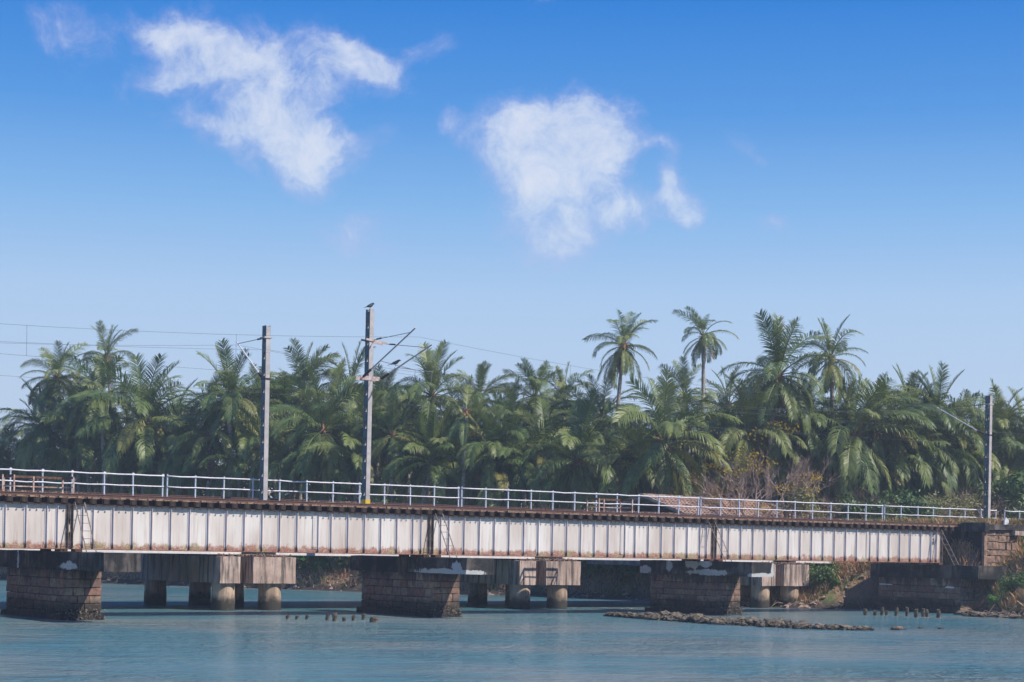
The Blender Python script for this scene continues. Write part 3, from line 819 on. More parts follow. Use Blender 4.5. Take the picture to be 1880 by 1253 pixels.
for i, u in enumerate(FARU):
    for (a, b, nm, half) in ((u, u + 1.08, 'narrow', 'near narrow half of '), (u + 1.78, u + 1.78 + (2.34 if i < 3 else 2.1), 'wide', 'wide half of ')):
        t = empty('concrete_pier', ((a + b) / 2, 11.5, 0), half + FARLAB[i], 'bridge pier', 'concrete piers of the far bridge')
        rough_block((a, 7.3, 1.31), (b, 16.4, 2.60), int(u * 10) + len(nm), (4, 14, 4), .012).build('pier_cap', M_FARCAP, t)
        for vc in (8.0, 11.9, 15.6):
            cu = (a + b) / 2 + (0.0 if nm == 'narrow' else .12)
            if vc == 11.9 and nm == 'narrow': continue
            put('column', COLM, t, (cu - t.location.x, vc - t.location.y, 0))
        for vc in (8.2, 12.0, 15.6):
            MB().box(((a + b) / 2 - .3, vc - .28, 2.595), ((a + b) / 2 + .3, vc + .28, 2.72)).build('bearing', M_RUSTD, t)
# rubble lying on the caps
mb = MB(); rn = random.Random(77)
def lump(mb_, c, r_, rn_, sq=.8):
    vs = [(r_,0,0),(-r_,0,0),(0,r_,0),(0,-r_,0),(0,0,r_*sq),(0,0,-r_*sq)]
    vs = [(c[0]+x_+rn_.uniform(-.35,.35)*r_, c[1]+y_+rn_.uniform(-.35,.35)*r_, c[2]+z_+rn_.uniform(-.3,.3)*r_) for x_, y_, z_ in vs]
    mb_.add(vs, [(0,2,4),(2,1,4),(1,3,4),(3,0,4),(2,0,5),(1,2,5),(3,1,5),(0,3,5)])
for u in FARU[1:]:
    for _ in range(170):
        lump(mb, (u + rn.uniform(.1, 4.0), 7.4 + rn.uniform(0, .7), 2.62 + rn.uniform(0, .10)), rn.uniform(.03, .08), rn)
tag(mb.build('cap_rubble', M_ROCKBALLAST), 'broken stones and grit lying on the far pier caps', kind='stuff')
for i in range(5):
    a = FARU[0] + 3.3 + 17.73 * (i - 1) ; b = a + 17.73 - 1.9
    if i == 4: b = 56.5
    t = empty('concrete_span', ((a + b) / 2, 12, 2.7),
              ['white far span beyond the left edge', 'white far span showing below the first girder', 'white far span showing under the girder left of the middle pier',
               'white far span showing under the girder right of the middle pier', 'white far span showing under the last girder'][i], 'bridge span', 'white spans of the far bridge')
    for vg in (7.95, 11.8, 15.6):
        MB().box((a, vg, 2.87), (b, vg + .3, 5.0)).build('beam_web', M_FARGIRDER, t)
        MB().box((a, vg - .12, 2.70), (b, vg + .42, 2.87)).build('beam_bottom_flange', M_FARGIRDER, t)
deck = MB().box((-SPAN, 7.75, 5.0), (58, 16.3, 5.26)).build('bridge_deck', M_FARCAP)
tag(deck, 'pale concrete deck slab of the far bridge', 'bridge deck')
tr2 = empty('railway_track', (20, 11, 5.28), 'track with ballast on the far bridge behind the white handrail', 'railway track')
for vr in (9.7, 11.38): rail_profile(vr, 5.36, -SPAN, 110, 'rail', tr2, M_RAIL)
mb = MB(); rn = random.Random(21)
for _ in range(5200):
    u = rn.uniform(-4, 58); v = rn.uniform(8.5, 12.6)
    bump_ = .13 * max(0, math.sin(u * .35 + 1.1)) * max(0, math.sin(u * .11 + .4)) + (.10 if u > 36 else 0)
    lump(mb, (u, v, 5.28 + rn.uniform(0, .08) + bump_), rn.uniform(.04, .085), rn)
mb.box((-4, 8.6, 5.262), (58, 12.6, 5.34))
tag(mb.build('ballast', M_ROCKBALLAST, tr2), kind='stuff')

# handrail: one thing per section between the doubled posts
POST = MB().box((-.028, -.028, -1.16), (.028, .028, .09)).box((-.028, .028, -1.16), (-.018, .055, .09)).mesh('post', M_POSTP)
CLIP = MB().box((-.05, -.045, -.05), (.05, .045, .07)).mesh('clip', M_WHITE)
SECT = [(-17.4, 8.08, 'white pipe handrail from the left edge to the first double post'), (8.32, 25.06, 'white pipe handrail passing behind the two tall catenary masts'),
        (25.27, 41.95, 'white pipe handrail above the stretch with rusty refuge railing'), (42.14, 57.4, 'white pipe handrail in front of the dry tree and big hanging palms'),
        (57.62, 68.3, 'white pipe handrail left of the right hand mast'), (69.2, 92.0, 'white pipe handrail running out of the right edge')]
rn = random.Random(8)
for a, b, lab in SECT:
    t = empty('handrail', ((a + b) / 2, 8.4, 5.26), lab, 'handrail', 'white handrail along the far bridge')
    n = round((b - a) / 1.525)
    for i in range(n + 1):
        x = a + (b - a) * i / n + (rn.uniform(-.05, .05) if 0 < i < n else 0)
        put('post', POST, t, (x - t.location.x, rn.uniform(-.01, .01), 6.38 - 5.26), (rn.uniform(-.008, .008), rn.uniform(-.012, .012), 0))
        if a < 0: put('clip', CLIP, t, (x - t.location.x, -.01, 6.38 - 5.26))
    def sagged(z):
        return [(a - .03 + (b - a + .06) * j / (2*n), 8.36, z + (0 if j % 2 == 0 else rn.uniform(-.03, .006))) for j in range(2*n + 1)]
    MB().tube(sagged(6.38), .033, 8).build('top_rail', M_WHITE, t, True)
    MB().tube(sagged(5.87), .029, 8).build('mid_rail', M_WHITE, t, True)

# ---------------------------------------------------------------- catenary masts
def mast(u, v, ztop, lean, lab, zb=5.2):
    t_ = empty('catenary_mast', (u, v, zb), lab, 'mast', 'lattice catenary masts')
    hx, hy = .115, .19
    def sh(z): return lean * (z - zb)
    for s_ in (-1, 1):       # two channels
        yc = v + s_ * hy
        mb_ = MB()
        mb_.bar((u, yc, zb), (u + sh(ztop), yc, ztop), 2 * hx, .014) if False else None
        a, b = (yc, yc + .014) if s_ > 0 else (yc - .014, yc)
        vs = [(u - hx, a, zb), (u + hx, a, zb), (u + hx, b, zb), (u - hx, b, zb)]
        vs += [(x_ + sh(ztop), y_, ztop) for x_, y_, _ in vs]
        mb_.add(vs, [(3,2,1,0),(4,5,6,7),(0,1,5,4),(1,2,6,5),(2,3,7,6),(3,0,4,7)])
        mb_.build('channel', M_GALV, t_); mb_ = MB()
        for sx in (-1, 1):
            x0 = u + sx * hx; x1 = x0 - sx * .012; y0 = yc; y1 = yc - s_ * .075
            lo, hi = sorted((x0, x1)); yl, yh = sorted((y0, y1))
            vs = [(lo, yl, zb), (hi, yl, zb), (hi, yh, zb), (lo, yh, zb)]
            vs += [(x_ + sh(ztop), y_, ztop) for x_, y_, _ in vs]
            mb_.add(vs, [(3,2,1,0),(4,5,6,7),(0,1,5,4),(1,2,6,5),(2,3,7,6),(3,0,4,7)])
        mb_.build('channel_flange', M_TEALSHADE, t_)
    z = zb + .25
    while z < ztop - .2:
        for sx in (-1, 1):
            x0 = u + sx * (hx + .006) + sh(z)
            MB().box((x0 - .006, v - hy, z - .25), (x0 + .006, v + hy, z + .25)).build('batten_plate', M_TEALSHADE, t_)
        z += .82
    return t_, sh
def insulator(parent, a, b, n=7, r=.075):
    mb_ = MB(); a = Vector(a); b = Vector(b); pts = []; rs = []
    for i in range(n * 2 + 1):
        pts.append(a.lerp(b, i / (n * 2))); rs.append(r if i % 2 else r * .45)
    mb_.tube(pts, rs, 8); return mb_.build('insulator', M_PORC, parent, True)
# mast with arm reaching over the far track
def arm_left(t_, sh, u, v, zlow, zhigh, reach, skew=0.0):
    a = Vector((u + sh(zlow), v + .22, zlow)); tip = Vector((u + sh(zhigh) + skew, v + reach, zhigh))
    d_ = (tip - a)
    insulator(t_, a + d_ * .03, a + d_ * .17)
    MB().tube([a, a + d_ * .03], .03, 6).build('arm_fitting', M_GALV, t_)
    MB().tube([a + d_ * .17, tip, tip + d_ * .03], .033, 8).build('bracket_tube', M_WHITE, t_)
    top = Vector((u + sh(zhigh), v + .2, zhigh + .04))
    MB().tube([top, tip + Vector((0, 0, -.02))], .016, 6).build('stay_tube', M_RUST, t_)
    insulator(t_, top.lerp(tip, .06), top.lerp(tip, .26), 5, .05)
    MB().box((top.x - .22, v - .24, zhigh), (top.x + .22, v + .24, zhigh + .07)).build('clamp', M_GALV, t_)
    MB().box((top.x - .14, v - .23, zlow - .04), (top.x + .14, v + .23, zlow + .04)).build('clamp', M_RUSTD, t_)
t, sh = mast(13.2, 7.9, 13.86, .0, 'left one of the two tall lattice masts, arm reaching left')
arm_left(t, sh, 13.2, 7.9, 11.3, 13.28, 3.0)
t, sh = mast(66.8, 7.9, 13.9, .0, 'lattice mast standing on the right bank before the shrubs')
arm_left(t, sh, 66.8, 7.9, 11.3, 13.3, 4.3)
# mast with double arms over the near track
t, sh = mast(17.45, 5.3, 14.85, .006, 'right one of the two tall masts, with two crossing arms and yellow foot')
m2 = t
for sx in (-1, 1):
    MB().bar((17.45 + sx * .0 - .55, 5.3 + sx * .21, 11.45), (17.45 + .55, 5.3 + sx * .21, 11.45), .02, .20).build('cross_arm', M_BRACKET, t)
    MB().bar((17.45 - .28, 5.3 + sx * .23, 13.35), (17.45 + .95, 5.3 + sx * .23, 13.22), .03, .10).build('cross_arm', M_BRACKET, t)
for du, tip_z, reach, du2, zt in ((-.5, 13.4, 4.35, .0, 13.35), (.55, 12.75, 4.2, .75, 13.2)):
    a = Vector((17.45 + du, 5.1, 11.4)); tip = Vector((17.45 + du + .25, 5.3 - reach, tip_z)); d_ = tip - a
    MB().tube([a, a + d_ * .04], .03, 6).build('arm_fitting', M_GALV, t)
    insulator(t, a + d_ * .04, a + d_ * .20)
    MB().tube([a + d_ * .20, tip, tip + d_ * .06], .035, 8).build('bracket_tube', M_GALV, t)
    top = Vector((17.45 + du2 + .2, 5.1, zt))
    MB().tube([top, tip - d_ * .03], .016, 6).build('stay_tube', M_RUSTL, t)
    insulator(t, top.lerp(tip, .06), top.lerp(tip, .20), 5, .045)
    m_pt = a + d_ * .38
    MB().tube([m_pt, Vector((m_pt.x + .3, 5.3 - reach - .1, 11.55))], .018, 6).build('steady_arm', M_GALV, t)
    MB().tube([Vector((m_pt.x + .3, 5.3 - reach - .1, 11.55)), Vector((m_pt.x + .35, 5.3 - reach + .1, 10.95))], .012, 5).build('drop_clip', M_GALV, t)
MB().box((17.45 - .135, 5.3 - .215, 5.22), (17.45 + .135, 5.3 + .215, 5.50)).build('yellow_band', M_YELLOW, t)

# crows
def crow(loc, yaw, lab, sc=1.0):
    me_mb = MB()
    t_ = empty('crow', loc, lab, 'bird', 'crows perched on the catenary mast', yaw)
    t_.scale = (sc, sc, sc)
    mb_ = MB()
    body = [(-.16, 0, .10), (-.10, 0, .11), (-.02, 0, .13), (.06, 0, .17), (.11, 0, .215), (.145, 0, .235), (.175, 0, .235), (.195, 0, .228), (.235, 0, .222)]
    mb_.tube(body, [.018, .045, .066, .066, .048, .040, .036, .016, .004], 10)
    o_ = put('body', mb_.mesh('body', M_CROW, True), t_)
    mb_ = MB(); mb_.add([(-.12, -.03, .105), (-.12, .03, .105), (-.30, .045, .04), (-.30, -.045, .04), (-.12, -.03, .09), (-.12, .03, .09), (-.30, .045, .03), (-.30, -.045, .03)],
                        [(0,1,2,3),(7,6,5,4),(0,4,5,1),(1,5,6,2),(2,6,7,3),(3,7,4,0)])
    put('tail', mb_.mesh('tail', M_CROW), t_)
    for s_ in (-1, 1):
        mb_ = MB(); mb_.tube([(.07, s_*.05, .17), (0, s_*.068, .14), (-.1, s_*.05, .10), (-.20, s_*.03, .07)], [.012, .04, .032, .006], 6)
        put('wing', mb_.mesh('wing', M_CROW, True), t_)
        mb_ = MB(); mb_.tube([(.0, s_*.025, .08), (.01, s_*.03, 0)], .007, 4)
        put('leg', mb_.mesh('leg', M_PORC), t_)
crow((17.45 + .058, 5.3, 14.855), math.radians(10), 'crow perched on the very top of the taller mast', 1.25)
pt = atd(733, 672, 88.6)
crow((18.05, 5.3 - 1.55, 11.98), math.radians(-36), 'crow sitting on the lower crossing arm of the taller mast', 1.25)

# wires
def wire(name, v, z, sag, sup, lab, r=.006):
    pts = []
    for a, b in zip(sup, sup[1:]):
        for i in range(16):
            f_ = i / 16; pts.append((a + (b - a) * f_, v, z - sag * 4 * f_ * (1 - f_)))
    pts.append((sup[-1], v, z))
    o_ = MB().tube(pts, r, 4).build(name, M_WIRE)
    tag(o_, lab, 'wire', 'overhead wires of the two tracks')
wire('catenary_wire', 1.0, 13.15, 1.25, (-40, 17.6, 72, 125), 'upper sagging wire over the near track')
wire('contact_wire', 1.0, 10.9, .12, (-40, 17.6, 72, 125), 'lower straight wire over the near track')
wire('catenary_wire', 10.9, 13.2, 1.25, (-40, 13.2, 66.8, 120), 'upper sagging wire over the far track')
wire('contact_wire', 10.9, 10.9, .12, (-40, 13.2, 66.8, 120), 'lower straight wire over the far track')
wire('feeder_wire', 7.6, 12.7, .9, (-40, 13.2, 66.8, 120), 'thin feeder wire running from mast to mast')
for v, sup in ((1.0, (-40, 17.6, 72)), (10.9, (-40, 13.2, 66.8, 120))):
    for a, b in zip(sup, sup[1:]):
        for i in range(1, 6):
            f_ = i / 6; u = a + (b - a) * f_
            tag(MB().tube([(u, v, 10.9 - .12*4*f_*(1-f_)), (u, v, 13.17 - 1.25*4*f_*(1-f_))], .007, 4).build('dropper_wire', M_WIRE), 'thin vertical dropper between the upper and lower wire', 'wire', 'droppers of the overhead line')

# ---------------------------------------------------------------- stumps and reef
ORD = ['first', 'second', 'third', 'fourth', 'fifth', 'sixth', 'seventh', 'eighth', 'ninth', 'tenth']
def stump(c, hgt, r_, i, lab, grp):
    rn_ = random.Random(i * 13 + int(c[0] * 7))
    mb_ = MB(); n = 9; zs = [-.7, -.05, hgt * .35, hgt * .7, hgt]
    lx, ly = rn_.uniform(-.10, .10), rn_.uniform(-.06, .06)
    for j, z_ in enumerate(zs):
        for q_ in range(n):
            a = 2 * math.pi * q_ / n; rr = r_ * rn_.uniform(.85, 1.15) * (.9 if j == 4 else 1)
            mb_.v.append((c[0] + rr * math.cos(a) + lx * max(0, z_), c[1] + rr * math.sin(a) + ly * max(0, z_), z_ + (rn_.uniform(-.05, .05) if j == 4 else 0)))
    for j in range(4):
        for q_ in range(n): mb_.f.append((j*n+q_, j*n+(q_+1) % n, (j+1)*n+(q_+1) % n, (j+1)*n+q_))
    mb_.f.append(tuple(4*n + q_ for q_ in range(n)))
    me = mb_.mesh('wooden_stump', M_STUMP, off=c)
    o_ = put('wooden_stump', me, None, c); tag(o_, lab, 'stump', grp)
PL = [((9.08, -2.17), .17, .085), ((9.35, -2.5), .18, .085), ((9.81, -2.58), .15, .08), ((10.27, -3.52), .24, .085), ((10.0, -4.59), .34, .10),
      ((10.43, -4.67), .18, .09), ((11.15, -4.24), .22, .09), ((12.06, -3.55), .28, .085), ((11.14, -5.89), .22, .17)]
for i, (c, hh, r_) in enumerate(PL):
    stump((*c, 0), hh, r_, i, f'{ORD[i]} stump from the left in the row before the middle pier', 'rotten stumps in the water before the middle pier')
PR = [((43.87, -3.07), .42, .11), ((44.53, -3.16), .30, .12), ((44.97, -3.23), .50, .11), ((45.3, -3.28), .28, .10), ((45.22, -4.01), .54, .11),
      ((45.6, -4.44), .54, .10), ((44.49, -6.09), .50, .12), ((45.65, -5.55), .52, .11), ((45.9, -5.59), .44, .11), ((45.62, -6.63), .50, .13)]
for i, (c, hh, r_) in enumerate(PR):
    stump((*c, 0), hh * .84, r_ * .9, i + 20, f'{ORD[i]} crusted post from the left in the row before the abutment', 'crusted posts in the water before the abutment')

def rock_mesh(seed):
    rn_ = random.Random(seed); mb_ = MB(); n = 7
    rings = [(-.5, .75), (-.1, 1.0), (.3, .85), (.6, .5)]
    for z_, r_ in rings:
        for i in range(n):
            a = 2*math.pi*i/n + z_; rr = r_ * rn_.uniform(.72, 1.2)
            mb_.v.append((rr*math.cos(a), rr*math.sin(a), z_ + rn_.uniform(-.14, .14)))
    for j in range(3):
        for i in range(n): mb_.f.append((j*n+i, j*n+(i+1) % n, (j+1)*n+(i+1) % n, (j+1)*n+i))
    mb_.v.append((0, 0, .8)); k = len(mb_.v) - 1
    for i in range(n): mb_.f.append((3*n+i, 3*n+(i+1) % n, k))
    return mb_.mesh('rock', M_OYSTER)
ROCKS = [rock_mesh(i) for i in range(8)]
REEF = [(1115, 1132, .22, .4), (1180, 1137, .30, .9), (1250, 1142, .42, 1.6), (1300, 1146, .40, 2.0), (1350, 1149, .30, 2.2), (1400, 1152, .36, 2.2), (1440, 1154, .40, 1.8),
        (1480, 1156, .30, 1.4), (1530, 1157, .24, .9), (1570, 1158, .17, .6), (1605, 1158, .13, .4)]
RP = [(atz(x, y, 0), hh, wd) for x, y, hh, wd in REEF]
back = Vector((C, S, 0))
rn = random.Random(31); nrock = 0
mbs = MB()
for i in range(len(RP) - 1):
    (a, h0, w0), (b, h1, w1) = RP[i], RP[i + 1]
    ln = (b - a).length
    for j in range(int(ln * 14)):
        f_ = rn.random(); hh = h0 + (h1 - h0) * f_; wd = w0 + (w1 - w0) * f_
        g_ = rn.random(); c = a.lerp(b, f_) + back * (g_ * wd * 1.6)
        pile = math.sin(math.pi * min(1, .15 + g_)) * hh
        hh *= 1.25; s_ = (rn.uniform(.10, .22) if rn.random() < .75 else rn.uniform(.25, .42)) * (.35 + 1.7 * hh)
        o_ = put('rock', rn.choice(ROCKS), None, (c.x, c.y, max(-.02, pile * rn.uniform(.25, .75) - s_ * .3)), (rn.uniform(-.3, .3), rn.uniform(-.3, .3), rn.uniform(0, 6)), (s_ * rn.uniform(.8, 1.2), s_, s_ * rn.uniform(.7, 1.1)))
        tag(o_, 'lumpy oyster crusted rock heaped in the low reef', 'rock', 'rocks heaped in the low reef before the bridge'); nrock += 1
    for j in range(int(ln * 150)):
        f_ = rn.random(); hh = h0 + (h1 - h0) * f_; wd = w0 + (w1 - w0) * f_; g_ = rn.random() ** .8
        c = a.lerp(b, f_) + back * (g_ * wd * 1.7)
        lump(mbs, (c.x, c.y, math.sin(math.pi * min(1, .12 + g_)) * hh * rn.uniform(.0, .85)), rn.uniform(.04, .09), rn)
tag(mbs.build('oyster_shells', M_OYSTER), 'small shells and stones filling the low reef', kind='stuff')
for x, y, s_, lab in ((1648, 1157, .34, 'dark rock standing alone just past the right end of the reef'), (1690, 1154, .12, 'tiny rock barely above the water right of the reef'),
                 (1727, 1155, .14, 'tiny flat rock nearest the right edge of the open water')):
    c = atz(x, y, 0); tag(put('rock', ROCKS[3], None, (c.x, c.y, .02), (0, 0, s_), (s_ * 1.5, s_, s_ * .6)), lab, 'rock')
# boulders along the foot of the right bank
rn = random.Random(17)
for i in range(46):
    f_ = rn.random(); u = 50.0 + rn.uniform(-1.1, .7) + (1.6 if f_ < .15 else 0); v = -3.0 - f_ * 11
    s_ = rn.uniform(.14, .38)
    tag(put('rock', ROCKS[i % 8], None, (u, v, rn.uniform(0, .12)), (rn.uniform(-.3, .3), rn.uniform(-.3, .3), rn.uniform(0, 6)), (s_, s_ * rn.uniform(.8, 1.3), s_ * .7)),
        'brown boulder at the water edge below the right hand bushes', 'rock', 'boulders at the foot of the right bank')

# odds and ends beside the track
def junk(px, v, lab):
    c = atv(px, 945, v); z0 = 5.24
    t_ = empty('rusty_frame', (c.x, v, z0), lab, 'scrap iron')
    MB().bar((c.x - .4, v, z0 + .04), (c.x + .4, v, z0 + .04), .09).build('base_bar', M_RUSTD, t_)
    for d_ in (-.22, .05, .3):
        MB().bar((c.x + d_, v, z0), (c.x + d_, v, z0 + .42), .05).build('upright', M_RUSTD, t_)
    MB().bar((c.x - .22, v, z0 + .26), (c.x + .3, v, z0 + .26), .04).build('tie_bar', M_RUSTD, t_)
junk(1000, 7.0, 'small rusty frame standing by the track in front of the low palm')
junk(1447, 7.2, 'small rusty frame by the track right of the tiled roof')
c = atv(1846, 966, -1.0)
t = empty('marker_stone', (c.x, -1.0, 5.12), 'pale pointed stone slab propped on the abutment by the right mast', 'stone slab')
mb = MB(); mb.add([(c.x-.22, -1.1, 5.1), (c.x+.30, -1.1, 5.1), (c.x+.12, -1.1, 5.52), (c.x-.06, -1.1, 5.62), (c.x-.2, -1.1, 5.42),
                   (c.x-.22, -.98, 5.1), (c.x+.30, -.98, 5.1), (c.x+.12, -.98, 5.52), (c.x-.06, -.98, 5.62), (c.x-.2, -.98, 5.42)],
                  [(0,1,2,3,4),(9,8,7,6,5),(0,5,6,1),(1,6,7,2),(2,7,8,3),(3,8,9,4),(4,9,5,0)])
mb.build('slab', M_PAINTP, t)

# ---------------------------------------------------------------- tiled house behind the handrail
hc = atd(1308, 975, 128); hc.z = 2.4
ang = math.atan2(-C, S) + math.radians(-128)
house = empty('tiled_house', hc, 'low house under a clay tiled roof behind the white handrail', 'house', rz=0)
ux = (right * .70 - fwd * .71).normalized()      # fall direction of the roof
vx = Vector((-ux.y, ux.x, 0))                    # ridge direction
def HP(a, b, z): return hc + ux * a + vx * b + Vector((0, 0, z - hc.z))
RL, RW, ZR, ZE = 6.0, 7.4, 6.95, 4.9
mb = MB()
for s_ in (1, -1):
    vs = [HP(0, -RW, ZR), HP(0, RW, ZR), HP(s_*RL, RW, ZE), HP(s_*RL, -RW, ZE)]
    vs += [q_ - Vector((0, 0, .12)) for q_ in vs]
    mb.add(vs, [(0,1,2,3) if s_ < 0 else (3,2,1,0), (4,5,6,7), (0,4,7,3), (1,5,6,2), (2,3,7,6)])
mb.build('roof', M_TILE, house)
roof_o = house.children[0]
mb = MB()
b_ = -RW
rn = random.Random(4)
while b_ < RW:
    for s_ in (1, -1):
        for j in range(12):
            a0_, a1_ = RL * j / 12, RL * (j + 1) / 12 + .03
            z_ = lambda a_: ZR - (ZR - ZE) * a_ / RL
            o2 = rn.uniform(-.02, .02)
            mb.bar(HP(s_*a0_, b_ + o2, z_(a0_) + .03), HP(s_*a1_, b_ + o2, z_(a1_) + .075), .20, .15)
    b_ += .40
tag(mb.build('roof_tiles', M_TILE, roof_o), kind='stuff')
mb = MB(); mb.bar(HP(0, -RW, ZR + .05), HP(0, RW, ZR + .05), .25, .16); mb.build('ridge_cap', M_PLASTER, roof_o)
mb = MB()
pts = [HP(-RL+.6, -RW+.5, 2.3), HP(RL-.6, -RW+.5, 2.3), HP(RL-.6, RW-.5, 2.3), HP(-RL+.6, RW-.5, 2.3)]
top = [q_ + Vector((0, 0, ZE - 2.3)) for q_ in pts]
mb.add(pts + top, [(0,1,5,4),(1,2,6,5),(2,3,7,6),(3,0,4,7),(4,5,6,7)])
mb.build('wall', M_PLASTER, house)
for (a_, b_) in ((RL-.58, -3.2), (RL-.58, 0.4), (RL-.58, 3.4)):
    mb = MB(); mb.bar(HP(a_, b_ - .5, 4.1), HP(a_, b_ + .5, 4.1), .06, 1.1); mb.build('window', M_RUSTD, house)

# ---------------------------------------------------------------- palms
G = Vector((0, 0, -1))
def frond_mesh(name, seed, e0, bend, mat, length=4.7, nleaf=54, hang=0.5, roll=0.0, leaf=1.0):
    rn_ = random.Random(seed)
    n = 13; pts = [Vector((0, 0, 0))]; tang = []
    side = rn_.uniform(-.25, .25)
    for i in range(n):
        f_ = (i + .5) / n
        e = e0 - bend * (f_ ** 1.35); yw = side * f_ * f_
        d_ = Vector((math.cos(e) * math.cos(yw), math.cos(e) * math.sin(yw), math.sin(e)))
        tang.append(d_); pts.append(pts[-1] + d_ * (length / n))
    tang.append(tang[-1])
    mb_ = MB()
    mb_.tube(pts, [.055 * (1 - i / (n + 1)) ** .8 + .006 for i in range(n + 1)], 3, cap=False)
    def at(f_):
        x_ = f_ * n; i = min(n - 1, int(x_)); return pts[i].lerp(pts[i+1], x_ - i), tang[i].lerp(tang[min(n, i+1)], x_ - i).normalized()
    for k in range(nleaf):
        f_ = .14 + .86 * (k + rn_.uniform(-.25, .25)) / nleaf
        f_ = max(.13, min(.995, f_))
        P_, T_ = at(f_)
        Sd = T_.cross(Vector((0, 0, 1)))
        if Sd.length < .05: Sd = Vector((0, -1, 0))
        Sd.normalize(); N_ = Sd.cross(T_).normalized()
        ro = roll + rn_.uniform(-.12, .12)
        Sr = Sd * math.cos(ro) + N_ * math.sin(ro); Nr = N_ * math.cos(ro) - Sd * math.sin(ro)
        g_ = (f_ - .13) / .87
        ll = leaf * (.35 + .85 * math.sin(math.pi * min(1, .12 + g_ * .80)) ** .8) * (1 if g_ < .9 else .8)
        for s_ in (-1, 1):
            if rn_.random() < .07 or math.sin(k * 1.7 + seed * s_) * math.sin(k * .61 + seed) > .72: continue
            fw = .45 + .9 * g_ + rn_.uniform(-.10, .10)
            d0 = (Sr * s_ + T_ * fw + Nr * (.30 + rn_.uniform(-.1, .1))).normalized()
            d1 = (d0 + G * (hang * rn_.uniform(.7, 1.2))).normalized()
            d2 = (d1 + G * (hang * rn_.uniform(.9, 1.7))).normalized()
            l_ = ll * rn_.uniform(.8, 1.12)
            wv = (T_ * 1.0 - d0 * T_.dot(d0)).normalized() * (.025 + .009 * rn_.random())
            a = P_; b = a + d0 * l_ * .35; c_ = b + d1 * l_ * .35; e_ = c_ + d2 * l_ * .32
            k0 = len(mb_.v)
            mb_.v += [tuple(a - wv * .6), tuple(a + wv * .6), tuple(b + wv), tuple(b - wv), tuple(c_ + wv * .75), tuple(c_ - wv * .75), tuple(e_)]
            mb_.f += [(k0, k0+1, k0+2, k0+3), (k0+3, k0+2, k0+4, k0+5), (k0+5, k0+4, k0+6)]
    return mb_.mesh(name, mat)
R = math.radians
FR = {'up': [], 'high': [], 'mid': [], 'low': [], 'down': [], 'yel': [], 'dead': []}
for s_ in range(3):
    FR['up'].append(frond_mesh('frond', 10 + s_, R(84 - 5*s_), R(22 + 12*s_), M_FROND, 4.5, 52, .16, R(30 * (s_ - 1)), .85))
    FR['dead'].append(frond_mesh('frond', 70 + s_, R(-48 - 10*s_), R(36), M_FRONDB, 3.3, 40, .9, 0, .6))
    FR['yel'].append(frond_mesh('frond', 60 + s_, R(5 - 22*s_), R(62), M_FRONDY, 4.3, 52, .85, 0, .85))
for s_ in range(4):
    FR['high'].append(frond_mesh('frond', 20 + s_, R(66 - 5*s_), R(58 + 14*s_), M_FROND, 4.9, 56, .38, R(-30 + 20*s_), 1.0))
    FR['mid'].append(frond_mesh('frond', 30 + s_, R(40 - 7*s_), R(68 + 12*s_), M_FROND, 5.0, 58, .62, R(-18 + 12*s_), 1.05))
    FR['low'].append(frond_mesh('frond', 40 + s_, R(10 - 9*s_), R(62 + 8*s_), M_FROND, 4.7, 56, .85, R(-12 + 8*s_), 1.0))
    FR['down'].append(frond_mesh('frond', 50 + s_, R(-28 - 8*s_), R(46), M_FROND, 4.3, 52, .95, 0, .9))

def nut_cluster(seed):
    rn_ = random.Random(seed); mb_ = MB()
    for i in range(11):
        a = rn_.uniform(0, 6.28); c_ = Vector((math.cos(a) * rn_.uniform(.2, .42), math.sin(a) * rn_.uniform(.2, .42), rn_.uniform(-.55, -.05)))
        n = 6; k0 = len(mb_.v); r_ = rn_.uniform(.10, .14)
        for z_, q_ in ((-.9, .45), (0, 1.0), (.8, .6)):
            for j in range(n): mb_.v.append(tuple(c_ + Vector((math.cos(6.283*j/n)*q_, math.sin(6.283*j/n)*q_, z_*1.25)) * r_))
        for z_ in range(2):
            for j in range(n): mb_.f.append((k0+z_*n+j, k0+z_*n+(j+1) % n, k0+(z_+1)*n+(j+1) % n, k0+(z_+1)*n+j))
        mb_.f.append(tuple(k0+2*n+j for j in range(n))); mb_.f.append(tuple(k0+n-1-j for j in range(n)))
    return mb_.mesh('coconut_cluster', M_NUT, True)
NUTS = [nut_cluster(i) for i in range(3)]
def boot_mesh(seed):
    rn_ = random.Random(seed); mb_ = MB()
    mb_.tube([(0, 0, -.9), (0, 0, -.5), (0, 0, -.1), (0, 0, .5)], [.15, .24, .26, .08], 8)
    for i in range(14):
        a = rn_.uniform(0, 6.28); d_ = Vector((math.cos(a), math.sin(a), rn_.uniform(-.7, .9))).normalized()
        mb_.tube([d_ * .12, d_ * .55 + Vector((0, 0, .05)), d_ * rn_.uniform(.7, 1.0)], [.06, .035, .012], 4)
    return mb_.mesh('leaf_base', M_BOOT)
BOOTS = [boot_mesh(i) for i in range(3)]

